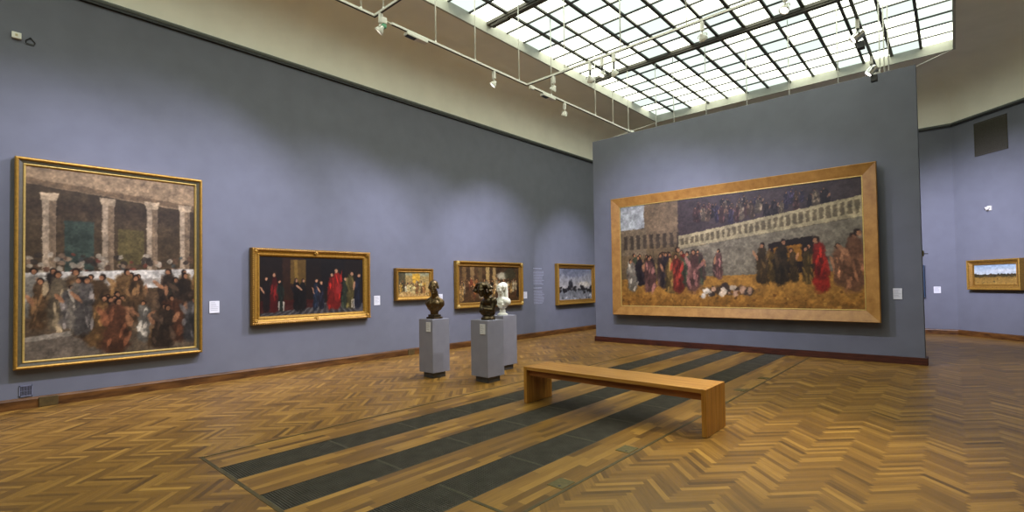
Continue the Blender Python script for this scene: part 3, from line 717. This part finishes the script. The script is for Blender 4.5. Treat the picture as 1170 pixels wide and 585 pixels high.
card('white label card partly hidden behind the bald bronze bust', PLL, 7.80, 7.95, 1.18, 1.388)
card('white label card right of the gold crowd painting behind busts', PLL, 11.02, 11.19, 1.182, 1.38)
card('white label card at right of the huge honey framed painting', PLP, 8.582, 8.716, 1.204, 1.408)
card('white label card on the back wall past the partition', PLB, 9.0, 9.155, 1.17, 1.355)
rs = random.Random(4)
for z0, z1, n, lab in ((1.55, 2.06, 13, 'upper faint paragraph of pale lettering on the left wall'), (0.97, 1.47, 13, 'lower faint paragraph of pale lettering on the left wall')):
    t = thing('wall_text', lab, 'wall text', (0, 11.77, z0))
    for nm, rng in (('heading_lettering', (0,)), ('paragraph_lettering', range(2, n))):
        mb = MB()
        for k in rng:
            z = z1 - k * (z1 - z0) / n; hgt = 0.03 if k == 0 else 0.016; a = 11.51
            end = 11.51 + (0.4 if k == 0 else rs.uniform(0.4, 0.53))
            while a < end:
                w = rs.uniform(0.03, 0.09); w = min(w, end - a)
                mb.box(0.0005, 0.002, a, a + w, z, z + hgt); a += w + 0.014
        mb.build(nm, M_vinyl, t)
# sensor and hook high on the left wall
t = thing('wall_sensor', 'small white box high on the left wall', 'sensor', (0, 0.475, 5.05))
mb = MB(); mb.cbox(0.0, 0.045, 0.43, 0.525, 5.04, 5.125, 0.006); mb.build('housing', M_white, t)
mb = MB(); mb.cbox(0.044, 0.05, 0.465, 0.49, 5.07, 5.1, 0.002); mb.build('sensor_window', noise_mat('beige_lens', rgb(190, 180, 140), 0.1, 20, 0.4), t)
mb = MB()
for p0, p1 in (((0.012, 0.567, 5.05), (0.012, 0.615, 5.105)), ((0.012, 0.615, 5.105), (0.012, 0.662, 5.045)), ((0.012, 0.567, 5.05), (0.012, 0.575, 5.02)), ((0.012, 0.662, 5.045), (0.012, 0.65, 5.02))):
    mb.tube(p0, p1, 0.0065, n=8)
mb.box(0, 0.014, 0.572, 0.653, 5.005, 5.024)
tag(mb.build('wire_bracket', M_black), 'dark triangular wire bracket beside the white box', 'hanger')  # triangular hook bracket on the wall; nothing hangs from it
# low grille by the skirting
t = thing('vent_grille', 'little grey grille low on the wall under the upright painting', 'vent', (0, 0.595, 0.165))
mb = MB()
for (a0, a1, z0, z1) in ((0.53, 0.66, 0.165, 0.178), (0.53, 0.66, 0.303, 0.316), (0.53, 0.541, 0.165, 0.316), (0.649, 0.66, 0.165, 0.316)): mb.box(0, 0.012, a0, a1, z0, z1)
mb.build('grille_frame', M_ventgrey, t)
mb = MB()
for k in range(1, 9): mb.box(0.002, 0.010, 0.541 + k * 0.012 - 0.0022, 0.541 + k * 0.012 + 0.0022, 0.178, 0.303)
mb.box(0.002, 0.008, 0.541, 0.649, 0.238, 0.243)
mb.build('slats', M_ventgrey, t)
mb = MB(); mb.box(0, 0.002, 0.541, 0.649, 0.178, 0.303); mb.build('dark_backing', M_black, t)
# covers on the skirting
for a0, a1, lab in ((0.72, 0.92, 'olive brown cover box on the skirting under the upright painting'), (6.88, 7.06, 'small dark cover box on the skirting beside the bald bust')):
    t = thing('skirting_cover', lab, 'socket cover', (0.03, (a0 + a1) / 2, 0.0))
    mb = MB(); mb.cbox(0.0, 0.045, a0, a1, 0.002, 0.135, 0.005); mb.build('cover', M_cover, t)
    mb = MB(); mb.tube((0.044, (a0 + a1) / 2, 0.07), (0.049, (a0 + a1) / 2, 0.07), 0.012, n=10); mb.build('screw', M_brass, t)
# dark square vent and the sensor on the slanted wall
def dbox(mb, a0, a1, z0, z1, d0, d1):
    P = [PLD.p(a, z, d) for d in (d0, d1) for a, z in ((a0, z0), (a1, z0), (a1, z1), (a0, z1))]
    i = [mb.vert(*p) for p in P]
    for f in ((0, 3, 2, 1), (4, 5, 6, 7), (0, 1, 5, 4), (1, 2, 6, 5), (2, 3, 7, 6), (3, 0, 4, 7)): mb.face([i[k] for k in f])
va0, va1, vz0, vz1 = dg(9.951), dg(10.548), 4.83, 5.718
va0 += 0.0
t = thing('air_vent', 'dark square mesh vent high on the slanted corner wall', 'vent', PLD.p((va0 + va1) / 2, vz0, 0))
mb = MB()
for r in ((va0, va1, vz0, vz0 + 0.025), (va0, va1, vz1 - 0.025, vz1), (va0, va0 + 0.025, vz0, vz1), (va1 - 0.025, va1, vz0, vz1)): dbox(mb, *r, 0, 0.015)
mb.build('vent_frame', M_vent, t)
mb = MB(); dbox(mb, va0 + 0.025, va1 - 0.025, vz0 + 0.025, vz1 - 0.025, 0.0, 0.004); mb.build('vent_backing', M_plinth, t)
mb = MB()
for k in range(1, 36):
    z = vz0 + 0.025 + k * (vz1 - vz0 - 0.05) / 36; dbox(mb, va0 + 0.025, va1 - 0.025, z - 0.008, z + 0.008, 0.004, 0.011)
mb.build('louvres', M_vent, t)
t = thing('motion_sensor', 'small white motion sensor above the corner landscape', 'sensor', PLD.p(dg(10.17), 3.3, 0))
mb = MB(); a = dg(10.19); dbox(mb, a - 0.05, a + 0.05, 3.34, 3.46, 0, 0.03); mb.build('wall_mount', M_white, t)
mb = MB(); mb.s = True; mb.tube(PLD.p(a, 3.4, 0.02), PLD.p(a - 0.05, 3.385, 0.085), 0.042, 0.046, 14); mb.build('sensor_head', M_white, t)
mb = MB(); mb.tube(PLD.p(a - 0.05, 3.385, 0.085), PLD.p(a - 0.054, 3.384, 0.09), 0.034, n=14); mb.build('dark_lens', M_black, t)

# ------------------------------------------------------------------ bench
BX0, BX1, BY0, BY1, BZ = 5.128, 7.552, 5.03, 5.58, 0.487
t = thing('bench', 'long golden oak bench with panel ends standing across the grates', 'bench', ((BX0 + BX1) / 2, (BY0 + BY1) / 2, 0))
lt = 0.05
mb = MB(); n = 6
for k in range(n):
    y0 = BY0 + (BY1 - BY0) * k / n; mb.cbox(BX0 + lt, BX1 - lt, y0 + 0.0004, y0 + (BY1 - BY0) / n - 0.0004, BZ - 0.042, BZ, 0.0015)
mb.build('seat', M_oak, t)
for x0, x1 in ((BX0, BX0 + lt), (BX1 - lt, BX1)):
    mb = MB()
    for k in range(n):
        y0 = BY0 + (BY1 - BY0) * k / n; mb.cbox(x0, x1, y0 + 0.0004, y0 + (BY1 - BY0) / n - 0.0004, 0.004, BZ, 0.0015)
    lg = mb.build('leg', M_oakleg, t)
    for y in (BY0 + 0.07, BY1 - 0.07):
        mb = MB(); mb.tube(((x0 + x1) / 2, y, 0), ((x0 + x1) / 2, y, 0.006), 0.018, n=10); mb.build('glide', M_black, lg)
for y in (BY0 + 0.05, BY1 - 0.075):
    mb = MB(); mb.cbox(BX0 + lt, BX1 - lt, y, y + 0.025, BZ - 0.122, BZ - 0.042, 0.002); mb.build('apron', M_oakdark, t)

# ------------------------------------------------------------------ pedestals and busts
def pedestal(x0, y0, w, hgt, label, with_card=None):
    t = thing('pedestal', label, 'pedestal', (x0 + w / 2, y0 + w / 2, 0), 'grey pedestals carrying the busts')
    mb = MB(); mb.cbox(x0, x0 + w, y0, y0 + w, 0.095, hgt, 0.004)
    mb.build('body', M_ped, t)
    mb = MB(); mb.box(x0 + 0.055, x0 + w - 0.055, y0 + 0.055, y0 + w - 0.055, 0.0, 0.096); mb.build('plinth', M_plinth, t)
    if with_card:
        a0, a1, z0, z1 = with_card
        mb = MB(); mb.cbox(a0, a1, y0 - 0.012, y0 - 0.001, z0, z1, 0.001); c = mb.build('label_card', M_card, t)
        mb = MB()
        for k in range(5):
            z = z1 - 0.03 - k * 0.025; mb.poly([(a0 + 0.015, y0 - 0.0126, z), (a0 + 0.06 + 0.02 * (k % 3), y0 - 0.0126, z), (a0 + 0.06 + 0.02 * (k % 3), y0 - 0.0126, z + 0.006), (a0 + 0.015, y0 - 0.0126, z + 0.006)])
        mb.build('printed_lines', M_ink, c)
    return t
PH = 1.012
pedestal(2.43, 5.368, 0.375, PH, 'grey pedestal under the bald bronze bust', (2.645, 2.755, 0.80, 0.965))
pedestal(3.455, 5.645, 0.39, PH, 'grey pedestal under the curly haired dark bust', (3.685, 3.80, 0.79, 0.955))
pedestal(2.86, 6.675, 0.375, PH, 'grey pedestal under the white marble bust, rearmost of the three')

def capsule(bm, p0, p1, r0, r1, n=14):
    p0, p1 = Vector(p0), Vector(p1)
    k = max(8, int((p1 - p0).length / 0.012))
    for i in range(k):
        t = i / (k - 1); bmesh.ops.create_uvsphere(bm, u_segments=n, v_segments=8, radius=r0 + (r1 - r0) * t, matrix=Matrix.Translation(p0.lerp(p1, t)))
def blob(bm, c, r, rot=(0, 0, 0), n=16):
    from mathutils import Euler
    bmesh.ops.create_uvsphere(bm, u_segments=n, v_segments=n // 2 + 2, radius=1.0, matrix=Matrix.Translation(c) @ Euler(rot).to_matrix().to_4x4() @ Matrix.Diagonal((*r, 1)))
def sculpt(name, bm, m, loc, rz, parent, voxel=0.008, smooth=3):
    """union of the modelled masses, welded into one continuous surface"""
    me = bpy.data.meshes.new(name + '_src'); bm.to_mesh(me); bm.free()
    o = bpy.data.objects.new(name, me); COL.objects.link(o)
    r = o.modifiers.new('r', 'REMESH'); r.mode = 'VOXEL'; r.voxel_size = voxel; r.use_smooth_shade = True
    s = o.modifiers.new('s', 'SMOOTH'); s.iterations = smooth; s.factor = 0.5
    dg_ = bpy.context.evaluated_depsgraph_get(); dg_.update()
    me2 = bpy.data.meshes.new_from_object(o.evaluated_get(dg_))
    o.modifiers.clear(); o.data = me2; bpy.data.meshes.remove(me)
    M = Matrix.Translation(Vector(loc) - Vector(parent.location)) @ Matrix.Rotation(rz, 4, 'Z')
    me2.transform(M); me2.materials.clear(); me2.materials.append(m)
    me2.polygons.foreach_set('use_smooth', [True] * len(me2.polygons)); me2.name = name
    o.parent = parent; return o
def head(bm, c, s=1.0, pitch=0.0, yaw=0.0, female=False):
    """head with brow, nose, mouth, chin and ears; face towards -y; c = centre of the skull"""
    M = Matrix.Translation(c) @ Matrix.Rotation(yaw, 4, 'Z') @ Matrix.Rotation(pitch, 4, 'X') @ Matrix.Scale(s, 4)
    def B(p, r, rot=(0, 0, 0), n=14):
        from mathutils import Euler
        bmesh.ops.create_uvsphere(bm, u_segments=n, v_segments=n // 2 + 2, radius=1.0, matrix=M @ Matrix.Translation(p) @ Euler(rot).to_matrix().to_4x4() @ Matrix.Diagonal((*r, 1)))
    B((0, 0.012, 0.035), (0.078, 0.098, 0.085)); B((0, -0.035, -0.02), (0.064, 0.062, 0.09)); B((0, -0.045, -0.075), (0.045, 0.045, 0.042))
    B((0, -0.082, 0.022), (0.055, 0.018, 0.014))                       # brow
    B((0, -0.098, -0.015), (0.013, 0.017, 0.033), (0.25, 0, 0)); B((0, -0.107, -0.034), (0.018, 0.014, 0.011))   # nose
    B((0, -0.09, -0.062), (0.026, 0.012, 0.008)); B((0, -0.088, -0.074), (0.022, 0.012, 0.008)); B((0, -0.08, -0.1), (0.024, 0.02, 0.016))
    for sx in (-1, 1):
        B((sx * 0.028, -0.085, 0.0), (0.013, 0.008, 0.007)); B((sx * 0.042, -0.066, -0.03), (0.022, 0.02, 0.02))
        B((sx * 0.079, 0.005, -0.005), (0.012, 0.024, 0.034), (0, 0, sx * 0.3))
# bald bronze man, facing -y (the pedestal's labelled side)
t = thing('bust', 'brown bronze bust of a bald man with bare shoulders', 'bust', (2.63, 5.55, PH))
bm = bmesh.new()
head(bm, (0.015, -0.035, 0.555), 1.03, 0.02, 0.42)
capsule(bm, (0.015, -0.015, 0.46), (0.01, 0.02, 0.36), 0.06, 0.072)
blob(bm, (0, 0.02, 0.29), (0.15, 0.095, 0.085)); blob(bm, (-0.06, -0.04, 0.25), (0.085, 0.055, 0.075), (0.2, 0, 0.15)); blob(bm, (0.06, -0.04, 0.25), (0.085, 0.055, 0.075), (0.2, 0, -0.15))
for s in (-1, 1):
    blob(bm, (s * 0.135, 0.015, 0.27), (0.058, 0.07, 0.075)); capsule(bm, (s * 0.05, 0.0, 0.365), (s * 0.135, 0.01, 0.305), 0.035, 0.048)
    capsule(bm, (s * 0.135, 0.015, 0.27), (s * 0.105, 0.005, 0.19), 0.052, 0.045)
    capsule(bm, (s * 0.065, -0.045, 0.36), (s * 0.012, -0.105, 0.26), 0.014, 0.012, 8)
capsule(bm, (0.012, -0.105, 0.27), (0.0, -0.095, 0.16), 0.012, 0.01, 8)
blob(bm, (0, 0.0, 0.19), (0.125, 0.085, 0.085)); capsule(bm, (0, 0.0, 0.16), (0, 0.0, 0.085), 0.08, 0.072)
sculpt('figure', bm, M_bronze, (2.625, 5.56, PH), 0.25, t, 0.006, 3)
mb = MB(); mb.cbox(2.53, 2.735, 5.455, 5.655, PH, PH + 0.035, 0.006); mb.cbox(2.548, 2.717, 5.473, 5.637, PH + 0.035, PH + 0.075, 0.012); mb.build('socle', M_bronzedark, t)

# dark bust with a great mass of curls
cx, cy, rz = 3.655, 5.84, 0.25
t = thing('bust', 'dark bronze bust of a figure with wide curly hair', 'bust', (cx, cy, PH))
bm = bmesh.new(); rs = random.Random(5)
capsule(bm, (-0.03, -0.06, 0.40), (0.02, 0.02, 0.30), 0.055, 0.07)
blob(bm, (0.03, 0.02, 0.26), (0.16, 0.10, 0.095), (0.2, 0.1, 0)); blob(bm, (0.145, -0.02, 0.265), (0.068, 0.075, 0.08)); blob(bm, (-0.10, -0.0, 0.23), (0.06, 0.07, 0.075))
capsule(bm, (0.16, -0.03, 0.26), (0.15, -0.08, 0.14), 0.055, 0.045); capsule(bm, (0.15, -0.09, 0.13), (0.0, -0.12, 0.15), 0.043, 0.036)
capsule(bm, (-0.12, -0.01, 0.22), (-0.10, -0.09, 0.12), 0.05, 0.042); capsule(bm, (-0.10, -0.09, 0.12), (0.02, -0.12, 0.12), 0.042, 0.034)
blob(bm, (0.02, 0.0, 0.13), (0.14, 0.10, 0.10)); blob(bm, (0.0, -0.07, 0.08), (0.12, 0.06, 0.05))
for k in range(16):
    a = k / 16 * 2 * PI; capsule(bm, (0.02 + math.cos(a) * 0.11, math.sin(a) * 0.085, 0.05 + rs.random() * 0.03), (0.02 + math.cos(a + 0.5) * 0.12, math.sin(a + 0.5) * 0.09, 0.12 + rs.random() * 0.05), 0.022, 0.014, 8)
bmesh.ops.scale(bm, vec=(0.84, 0.95, 1), verts=bm.verts[:]); bmesh.ops.translate(bm, vec=(0.015, 0.0, 0), verts=bm.verts[:])
head(bm, (-0.05, -0.10, 0.46), 0.9, 0.15, 0.5)
sculpt('figure', bm, M_bronzedark, (cx, cy, PH + 0.03), rz, t, 0.0065, 2)
bm = bmesh.new()
for k in range(150):
    a = rs.uniform(-PI, PI); el = rs.uniform(-0.55, 1.35)
    d = Vector((math.cos(el) * math.sin(a), math.cos(el) * math.cos(a), math.sin(el)))
    if d.y < -0.35 and d.z < 0.55: continue
    c = Vector((-0.05, -0.05, 0.485)) + Vector((d.x * 0.14, d.y * 0.105, d.z * 0.085)); r = rs.uniform(0.02, 0.034)
    blob(bm, c, (r * rs.uniform(0.9, 1.3), r, r * rs.uniform(0.7, 1.1)), (rs.random() * 3, rs.random() * 3, 0), 10)
for s in (-1, 1):
    for k in range(7): blob(bm, (-0.05 + s * rs.uniform(0.10, 0.155), -0.06 + rs.uniform(-0.03, 0.07), 0.39 + rs.uniform(0, 0.11)), (0.036, 0.032, 0.03), (0, 0, 0), 10)
sculpt('hair', bm, M_bronzedark, (cx, cy, PH + 0.03), rz, t, 0.008, 1)
mb = MB(); mb.lathe((cx + 0.02, cy, PH), (0, 0, 1), [(0, 0.0), (0, 0.12), (0.03, 0.12), (0.045, 0.105), (0.07, 0.10), (0.075, 0.0)], 24); mb.build('socle', M_bronzedark, t)

# white marble woman
cx, cy, rz = 3.055, 6.855, 0.0
t = thing('bust', 'white marble bust of a woman on a round socle', 'bust', (cx, cy, PH))
bm = bmesh.new()
head(bm, (0, -0.03, 0.50), 0.9, 0.1, -0.1, True)
blob(bm, (0, 0.03, 0.545), (0.084, 0.092, 0.084)); capsule(bm, (0, 0.085, 0.52), (0, 0.06, 0.34), 0.05, 0.075)
for s in (-1, 1): capsule(bm, (s * 0.07, 0.03, 0.53), (s * 0.08, 0.02, 0.34), 0.026, 0.04)
for k in range(14):
    a = PI * k / 13; blob(bm, (math.cos(a) * 0.08, -0.04 + 0.02 * math.sin(a), 0.53 + math.sin(a) * 0.065), (0.02, 0.025, 0.018), (0, 0, 0), 8)
capsule(bm, (0, 0.0, 0.42), (0, 0.01, 0.34), 0.05, 0.06)
blob(bm, (0, 0.01, 0.27), (0.15, 0.10, 0.095)); blob(bm, (0, -0.04, 0.235), (0.105, 0.07, 0.075))
for s in (-1, 1): blob(bm, (s * 0.125, 0.01, 0.255), (0.055, 0.07, 0.07))
for k in range(6): capsule(bm, (-0.13 + 0.02 * k, -0.06 - 0.008 * k, 0.30 - 0.02 * k), (0.10 - 0.008 * k, -0.085, 0.20 - 0.012 * k), 0.017, 0.014, 8)
blob(bm, (0, 0.0, 0.19), (0.115, 0.08, 0.07)); capsule(bm, (0, 0, 0.17), (0, 0, 0.09), 0.06, 0.05)
sculpt('figure', bm, M_marble, (cx, cy, PH), rz, t, 0.006, 3)
mb = MB(); mb.lathe((cx, cy, PH), (0, 0, 1), [(0, 0), (0, 0.098), (0.02, 0.1), (0.03, 0.088), (0.05, 0.062), (0.075, 0.055), (0.1, 0.062), (0.11, 0.0)], 24); mb.build('socle', M_marble, t)

# ------------------------------------------------------------------ lighting tracks
ZK = 5.70; XL_, XR_ = 2.99, 8.42
def rail(mb, p0, p1, w=0.022):
    p0, p1 = Vector(p0), Vector(p1)
    mb.box(min(p0.x, p1.x) - w, max(p0.x, p1.x) + w, min(p0.y, p1.y) - w, max(p0.y, p1.y) + w, p0.z - 0.012, p0.z + 0.022)
def track(label, segs, rods, m=None):
    c = Vector(segs[0][0]); t = thing('lighting_track', label, 'lighting track', c, 'ceiling lighting tracks')
    mb = MB()
    for p0, p1 in segs: rail(mb, p0, p1)
    mb.build('rail', m or M_white, t)
    mb = MB()
    for p0, p1 in segs:
        x0, x1, y0, y1 = min(p0[0], p1[0]), max(p0[0], p1[0]), min(p0[1], p1[1]), max(p0[1], p1[1])
        mb.box(x0 - 0.011, x1 + 0.011, y0 - 0.011, y1 + 0.011, p0[2] - 0.018, p0[2] - 0.0118)
    mb.build('groove', M_black, t)
    for x, y in rods:
        mb = MB(); mb.tube((x, y, ZK + 0.02), (x, y, ZP - 0.03), 0.0105, n=8)
        mb.tube((x, y, ZK + 0.015), (x, y, ZK + 0.05), 0.015, n=8)
        mb.build('suspension_rod', M_white, t)
    return t
XBAR = HX0 + 2 * px   # glazing bar above the left track
tr1 = track('L shaped white track, nearest along the left wall', [((XL_, -4.0, ZK), (XL_, 4.17, ZK)), ((XL_, 4.17, ZK), (XR_ - 0.06, 4.17, ZK))], [(XL_, -2), (XL_, 0.6), (XL_, 3.0), (XL_, 3.94), (3.22, 4.17), (5.4, 4.17), (7.6, 4.17)])
tr2 = track('L shaped white track turning from the left wall before the partition', [((XL_, 4.49, ZK), (XL_, 7.76, ZK)), ((XL_, 7.76, ZK), (8.2, 7.76, ZK))], [(XL_, 5.36), (XL_, 6.29), (XL_, 7.52), (3.95, 7.76), (5.16, 7.76), (6.35, 7.76), (7.5, 7.76)])
tr3 = track('straight white track ending at the partition top left corner', [((XL_, 7.98, ZK), (XL_, 12.05, ZK))], [(XL_, 8.6), (XL_, 10.38), (XL_, 11.22), (XL_, 12.03)])
M_darktrack = noise_mat('dark_track', (0.03, 0.03, 0.03), 0.1, 10, 0.4)
tr4 = track('dark track running towards the right end of the partition', [((XR_, -4.0, ZK), (XR_, 12.05, ZK))], [(XR_, 1.0), (XR_, 6.0)], M_darktrack)
track('white track hanging just behind the partition top', [((3.3, 12.3, ZK - 0.28), (8.7, 12.3, ZK - 0.28))], [(3.66, 12.3), (4.15, 12.3), (4.98, 12.3), (5.93, 12.3), (6.82, 12.3), (7.74, 12.3), (8.45, 12.3), (8.52, 12.3), (8.59, 12.3)])
for o in list(COL.objects):
    if o.name.startswith('suspension_rod') and o.parent and 'behind the partition' in o.parent['label']:
        # these rods reach down to the lower rail
        for v in o.data.vertices:
            if v.co.z + o.parent.location.z < ZK + 0.1: v.co.z -= 0.28

def spot(label, x, y, target, energy, kind='ring', size=46, col=(1, 0.96, 0.95), zr=ZK, blend=1.0, lightonly=False, stem=0.0):
    """track spotlight: adapter under the rail, bracket, aimed head with lens, and its real beam"""
    top = Vector((x, y, zr - 0.018)); t = thing('track_spotlight', label, 'spotlight', top, 'track spotlights')
    tgt = Vector(target)
    mb = MB(); mb.cbox(x - 0.026, x + 0.026, y - 0.026, y + 0.026, zr - 0.165, zr - 0.0188, 0.006); mb.build('adapter', M_white, t)
    piv = Vector((x, y, zr - 0.26 - stem)); d = (tgt - piv).normalized(); side = d.cross(Vector((0, 0, 1))).normalized()
    mb = MB(); mb.tube((x, y, zr - 0.165), (x, y, zr - 0.2 - stem), 0.009 if not stem else 0.02)
    a = Vector((x, y, zr - 0.2 - stem)); m_ = M_black if stem else M_white
    for s in (-1, 1):
        e = piv + side * s * 0.075; mb.tube(a, e + Vector((0, 0, 0.03)), 0.007); mb.tube(e + Vector((0, 0, 0.03)), e, 0.007)
    mb.build('bracket', m_ if stem else M_white, t)
    mb = MB(); back = piv - d * 0.055
    if kind == 'ring':
        mb.lathe(back, d, [(0, 0), (0.0, 0.022), (0.03, 0.028), (0.045, 0.05), (0.095, 0.07), (0.105, 0.07), (0.105, 0.062), (0.09, 0.058)], 18)
    else:
        mb.lathe(back - d * 0.03, d, [(0, 0), (0, 0.055), (0.02, 0.068), (0.16, 0.068), (0.165, 0.072), (0.175, 0.072), (0.175, 0.06), (0.15, 0.058)], 20)
    hd = mb.build('lamp_head', M_chrome if kind == 'drum' else M_white, t)
    mb = MB(); mb.lathe(back, d, [(0.088 if kind == 'ring' else 0.13, 0), (0.088 if kind == 'ring' else 0.13, 0.056)], 18); mb.build('lens', M_lens, hd)
    if kind == 'drum':
        mb = MB(); mb.cbox(-0.05, 0.05, -0.05, 0.05, -0.06, 0.06, 0.01)
        mb.v = [tuple(Vector(v) + piv + Vector((0.03, 0.06, -0.14))) for v in mb.v]; mb.build('ballast_box', M_black, t)
    L = bpy.data.lights.new('spot_beam', 'SPOT'); L.energy = energy; L.color = col; L.spot_size = math.radians(size); L.spot_blend = blend; L.shadow_soft_size = 0.03
    lo = bpy.data.objects.new('spot_beam', L); COL.objects.link(lo); lo.parent = t
    lo.location = piv + d * (0.075 if kind == 'ring' else 0.16) - top; lo.rotation_euler = d.to_track_quat('-Z', 'Y').to_euler()
    return t
CB = (0.78, 0.76, 1.0)
E_ = 400
# lamps seen in the photograph
spot('white spotlight at the corner of the nearest track', 3.15, 4.17, (0, 1.6, 1.1), E_ * 2.3, size=92, col=CB)
spot('white spotlight on left track, midway between two dark panelled boxes', XL_, 6.78, (0, 4.5, 0.9), E_ * 1.9, size=84, col=CB)
spot('white spotlight hanging under the cross track near the left track', 3.68, 7.76, (0, 7.1, 0.9), E_ * 2.0, size=80, col=CB)
spot('white spotlight on the farthest left track, past its dark panelled box', XL_, 9.08, (0, 9.9, 0.9), E_ * 2.4, size=84, col=CB)
spot('leftmost white spotlight in the cluster of three', 4.52, 7.76, (3.8, YP, 2.4), E_ * 2.1, size=76, col=CB, stem=0.05)
spot('middle white spotlight in the cluster of three', 4.78, 7.76, (3.05, 5.9, 1.3), E_ * 1.2, size=50, stem=0.03)
spot('rightmost white spotlight in the cluster of three', 5.02, 7.76, (5.8, YP, 1.6), E_ * 1.7, size=80, col=CB, stem=0.09)
spot('white spotlight seen against the skylight girder', 6.60, 7.76, (7.2, YP, 2.0), E_ * 0.6, size=64, col=CB)
spot('white spotlight at the top edge before the dark track', 7.77, 7.76, (6.4, 5.4, 0.3), E_ * 0.5, size=60, col=(1, 0.93, 0.82))
spot('silver drum spotlight, nearer of two on the dark track', XR_, 9.4, (3.2, 7.4, 1.2), E_ * 1.6, 'drum', 40, stem=0.02)
spot('silver drum spotlight above the partition top edge', XR_, 11.13, (4.2, 9.4, 0.2), E_ * 1.0, 'drum', 40, stem=0.02)
# lamps farther along the same tracks, above the picture or behind the partition
spot('spotlight on the nearest left track, out of the picture above', XL_, 1.6, (0, 0.2, 1.2), E_ * 1.3, size=90, col=CB)
spot('spotlight on the dark track, out of the picture above', XR_, 6.2, (8.3, 5.3, 0), E_ * 2.4, size=42, col=(1, 0.9, 0.74))
spot('spotlight on the nearest cross track, out of the picture above', 6.2, 4.17, (3.2, 2.6, 0), E_ * 0.6, size=70, col=(1, 0.92, 0.8))
spot('spotlight at the left end of the hidden track, turned to the left wall', 3.6, 12.3, (0, 13.5, 1.6), E_ * 2.0, size=60, col=CB, zr=ZK - 0.28)
spot('spotlight near the right of the hidden track, turned to the landscape', 8.0, 12.3, (10.2, 17.9, 2.3), E_ * 5.0, size=60, col=CB, zr=ZK - 0.28)
spot('spotlight on the hidden track, turned to the back wall', 7.0, 12.3, (9.1, Y1, 1.8), E_ * 3.2, size=56, col=CB, zr=ZK - 0.28)

def boxunit(label, y):
    t = thing('ballast_unit', label, 'light fitting', (XL_, y, ZK - 0.02), 'white boxes under the left track')
    mb = MB(); mb.cbox(XL_ - 0.05, XL_ + 0.05, y - 0.21, y + 0.21, ZK - 0.075, ZK - 0.03, 0.006); mb.build('housing', M_white, t)
    mb = MB(); mb.cbox(XL_ - 0.04, XL_ + 0.04, y - 0.20, y - 0.02, ZK - 0.085, ZK - 0.074, 0.003); mb.build('dark_panel', M_black, t)
    mb = MB(); mb.tube((XL_, y + 0.1, ZK - 0.032), (XL_, y + 0.1, ZK - 0.0185), 0.012); mb.build('hanger', M_white, t)
boxunit('white box with dark panel, nearer one under the left track', 4.95)
boxunit('white box with dark panel, farther one beyond the cross track', 8.47)
mb = MB(); mb.cbox(XL_ - 0.03, XL_ + 0.05, 4.26, 4.36, ZK - 0.07, ZK + 0.03, 0.008); jb = mb.build('junction_box', M_white, tr2)
mb = MB(); mb.cbox(XL_ - 0.025, XL_ + 0.045, 4.265, 4.355, ZK - 0.13, ZK - 0.068, 0.008); mb.build('green_plug', M_green, jb)
mb = MB(); mb.tube((XL_, 4.35, ZK), (XL_, 4.5, ZK), 0.01); mb.build('cable_end', M_white, jb)
mb = MB(); mb.cbox(XL_ - 0.03, XL_ + 0.03, 7.86, 7.97, ZK - 0.05, ZK + 0.03, 0.008); mb.build('junction_box', M_white, tr3)
mb = MB(); mb.cbox(XL_ - 0.06, XL_ + 0.06, 12.06, 12.24, ZK - 0.03, ZK + 0.03, 0.008); mb.build('end_box', M_white, tr3)
mb = MB(); mb.cbox(XR_ - 0.09, XR_ + 0.05, 12.06, 12.2, ZK - 0.12, ZK + 0.02, 0.008); mb.build('end_box', M_white, tr4)
for x0, x1, lab in ((XA + 0.05, HX0 + 0.02, 'thin stay wire from the left top corner of the partition'), (XB - 0.03, HX1 - 0.02, 'thin stay wire from the right top corner of the partition')):
    mb = MB(); mb.tube((x0, 11.87, ZT - 0.01), (x1, HY1 + 0.03, ZC - 0.01), 0.006, n=6); tag(mb.build('stay_wire', M_white), lab, 'wire', 'stay wires of the partition')

# ------------------------------------------------------------------ world, camera, colour
wd = bpy.data.worlds.new('daylight'); SC.world = wd; wd.use_nodes = True
wd.node_tree.nodes['Background'].inputs[0].default_value = (0.8, 0.9, 1, 1); wd.node_tree.nodes['Background'].inputs[1].default_value = 0.5
cam = bpy.data.cameras.new('camera'); co = bpy.data.objects.new('camera', cam); COL.objects.link(co)
cam.sensor_width = 36; cam.sensor_fit = 'HORIZONTAL'; cam.lens = 563.985 / 1170 * 36; cam.clip_start = 0.05; cam.clip_end = 200
cam.shift_y = (313.205 - 292.5) / 1170
yaw, pitch, roll = 0.730779, 0.0228506, -0.0152959
f = Vector((-math.sin(yaw) * math.cos(pitch), math.cos(yaw) * math.cos(pitch), math.sin(pitch))); r0 = Vector((math.cos(yaw), math.sin(yaw), 0)); u0 = r0.cross(f)
r = r0 * math.cos(roll) + u0 * math.sin(roll); u = -r0 * math.sin(roll) + u0 * math.cos(roll)
Mw = Matrix((r, u, -f)).transposed().to_4x4(); Mw.translation = (9.4544, 0, 1.5742); co.matrix_world = Mw
SC.camera = co
SC.view_settings.view_transform = 'Standard'; SC.view_settings.look = 'None'; SC.view_settings.exposure = 0.0; SC.view_settings.gamma = 1.0
SC.view_settings.use_curve_mapping = False
SC.cycles.use_denoising = True; SC.cycles.max_bounces = 8; SC.cycles.diffuse_bounces = 6; SC.cycles.sample_clamp_indirect = 6.0
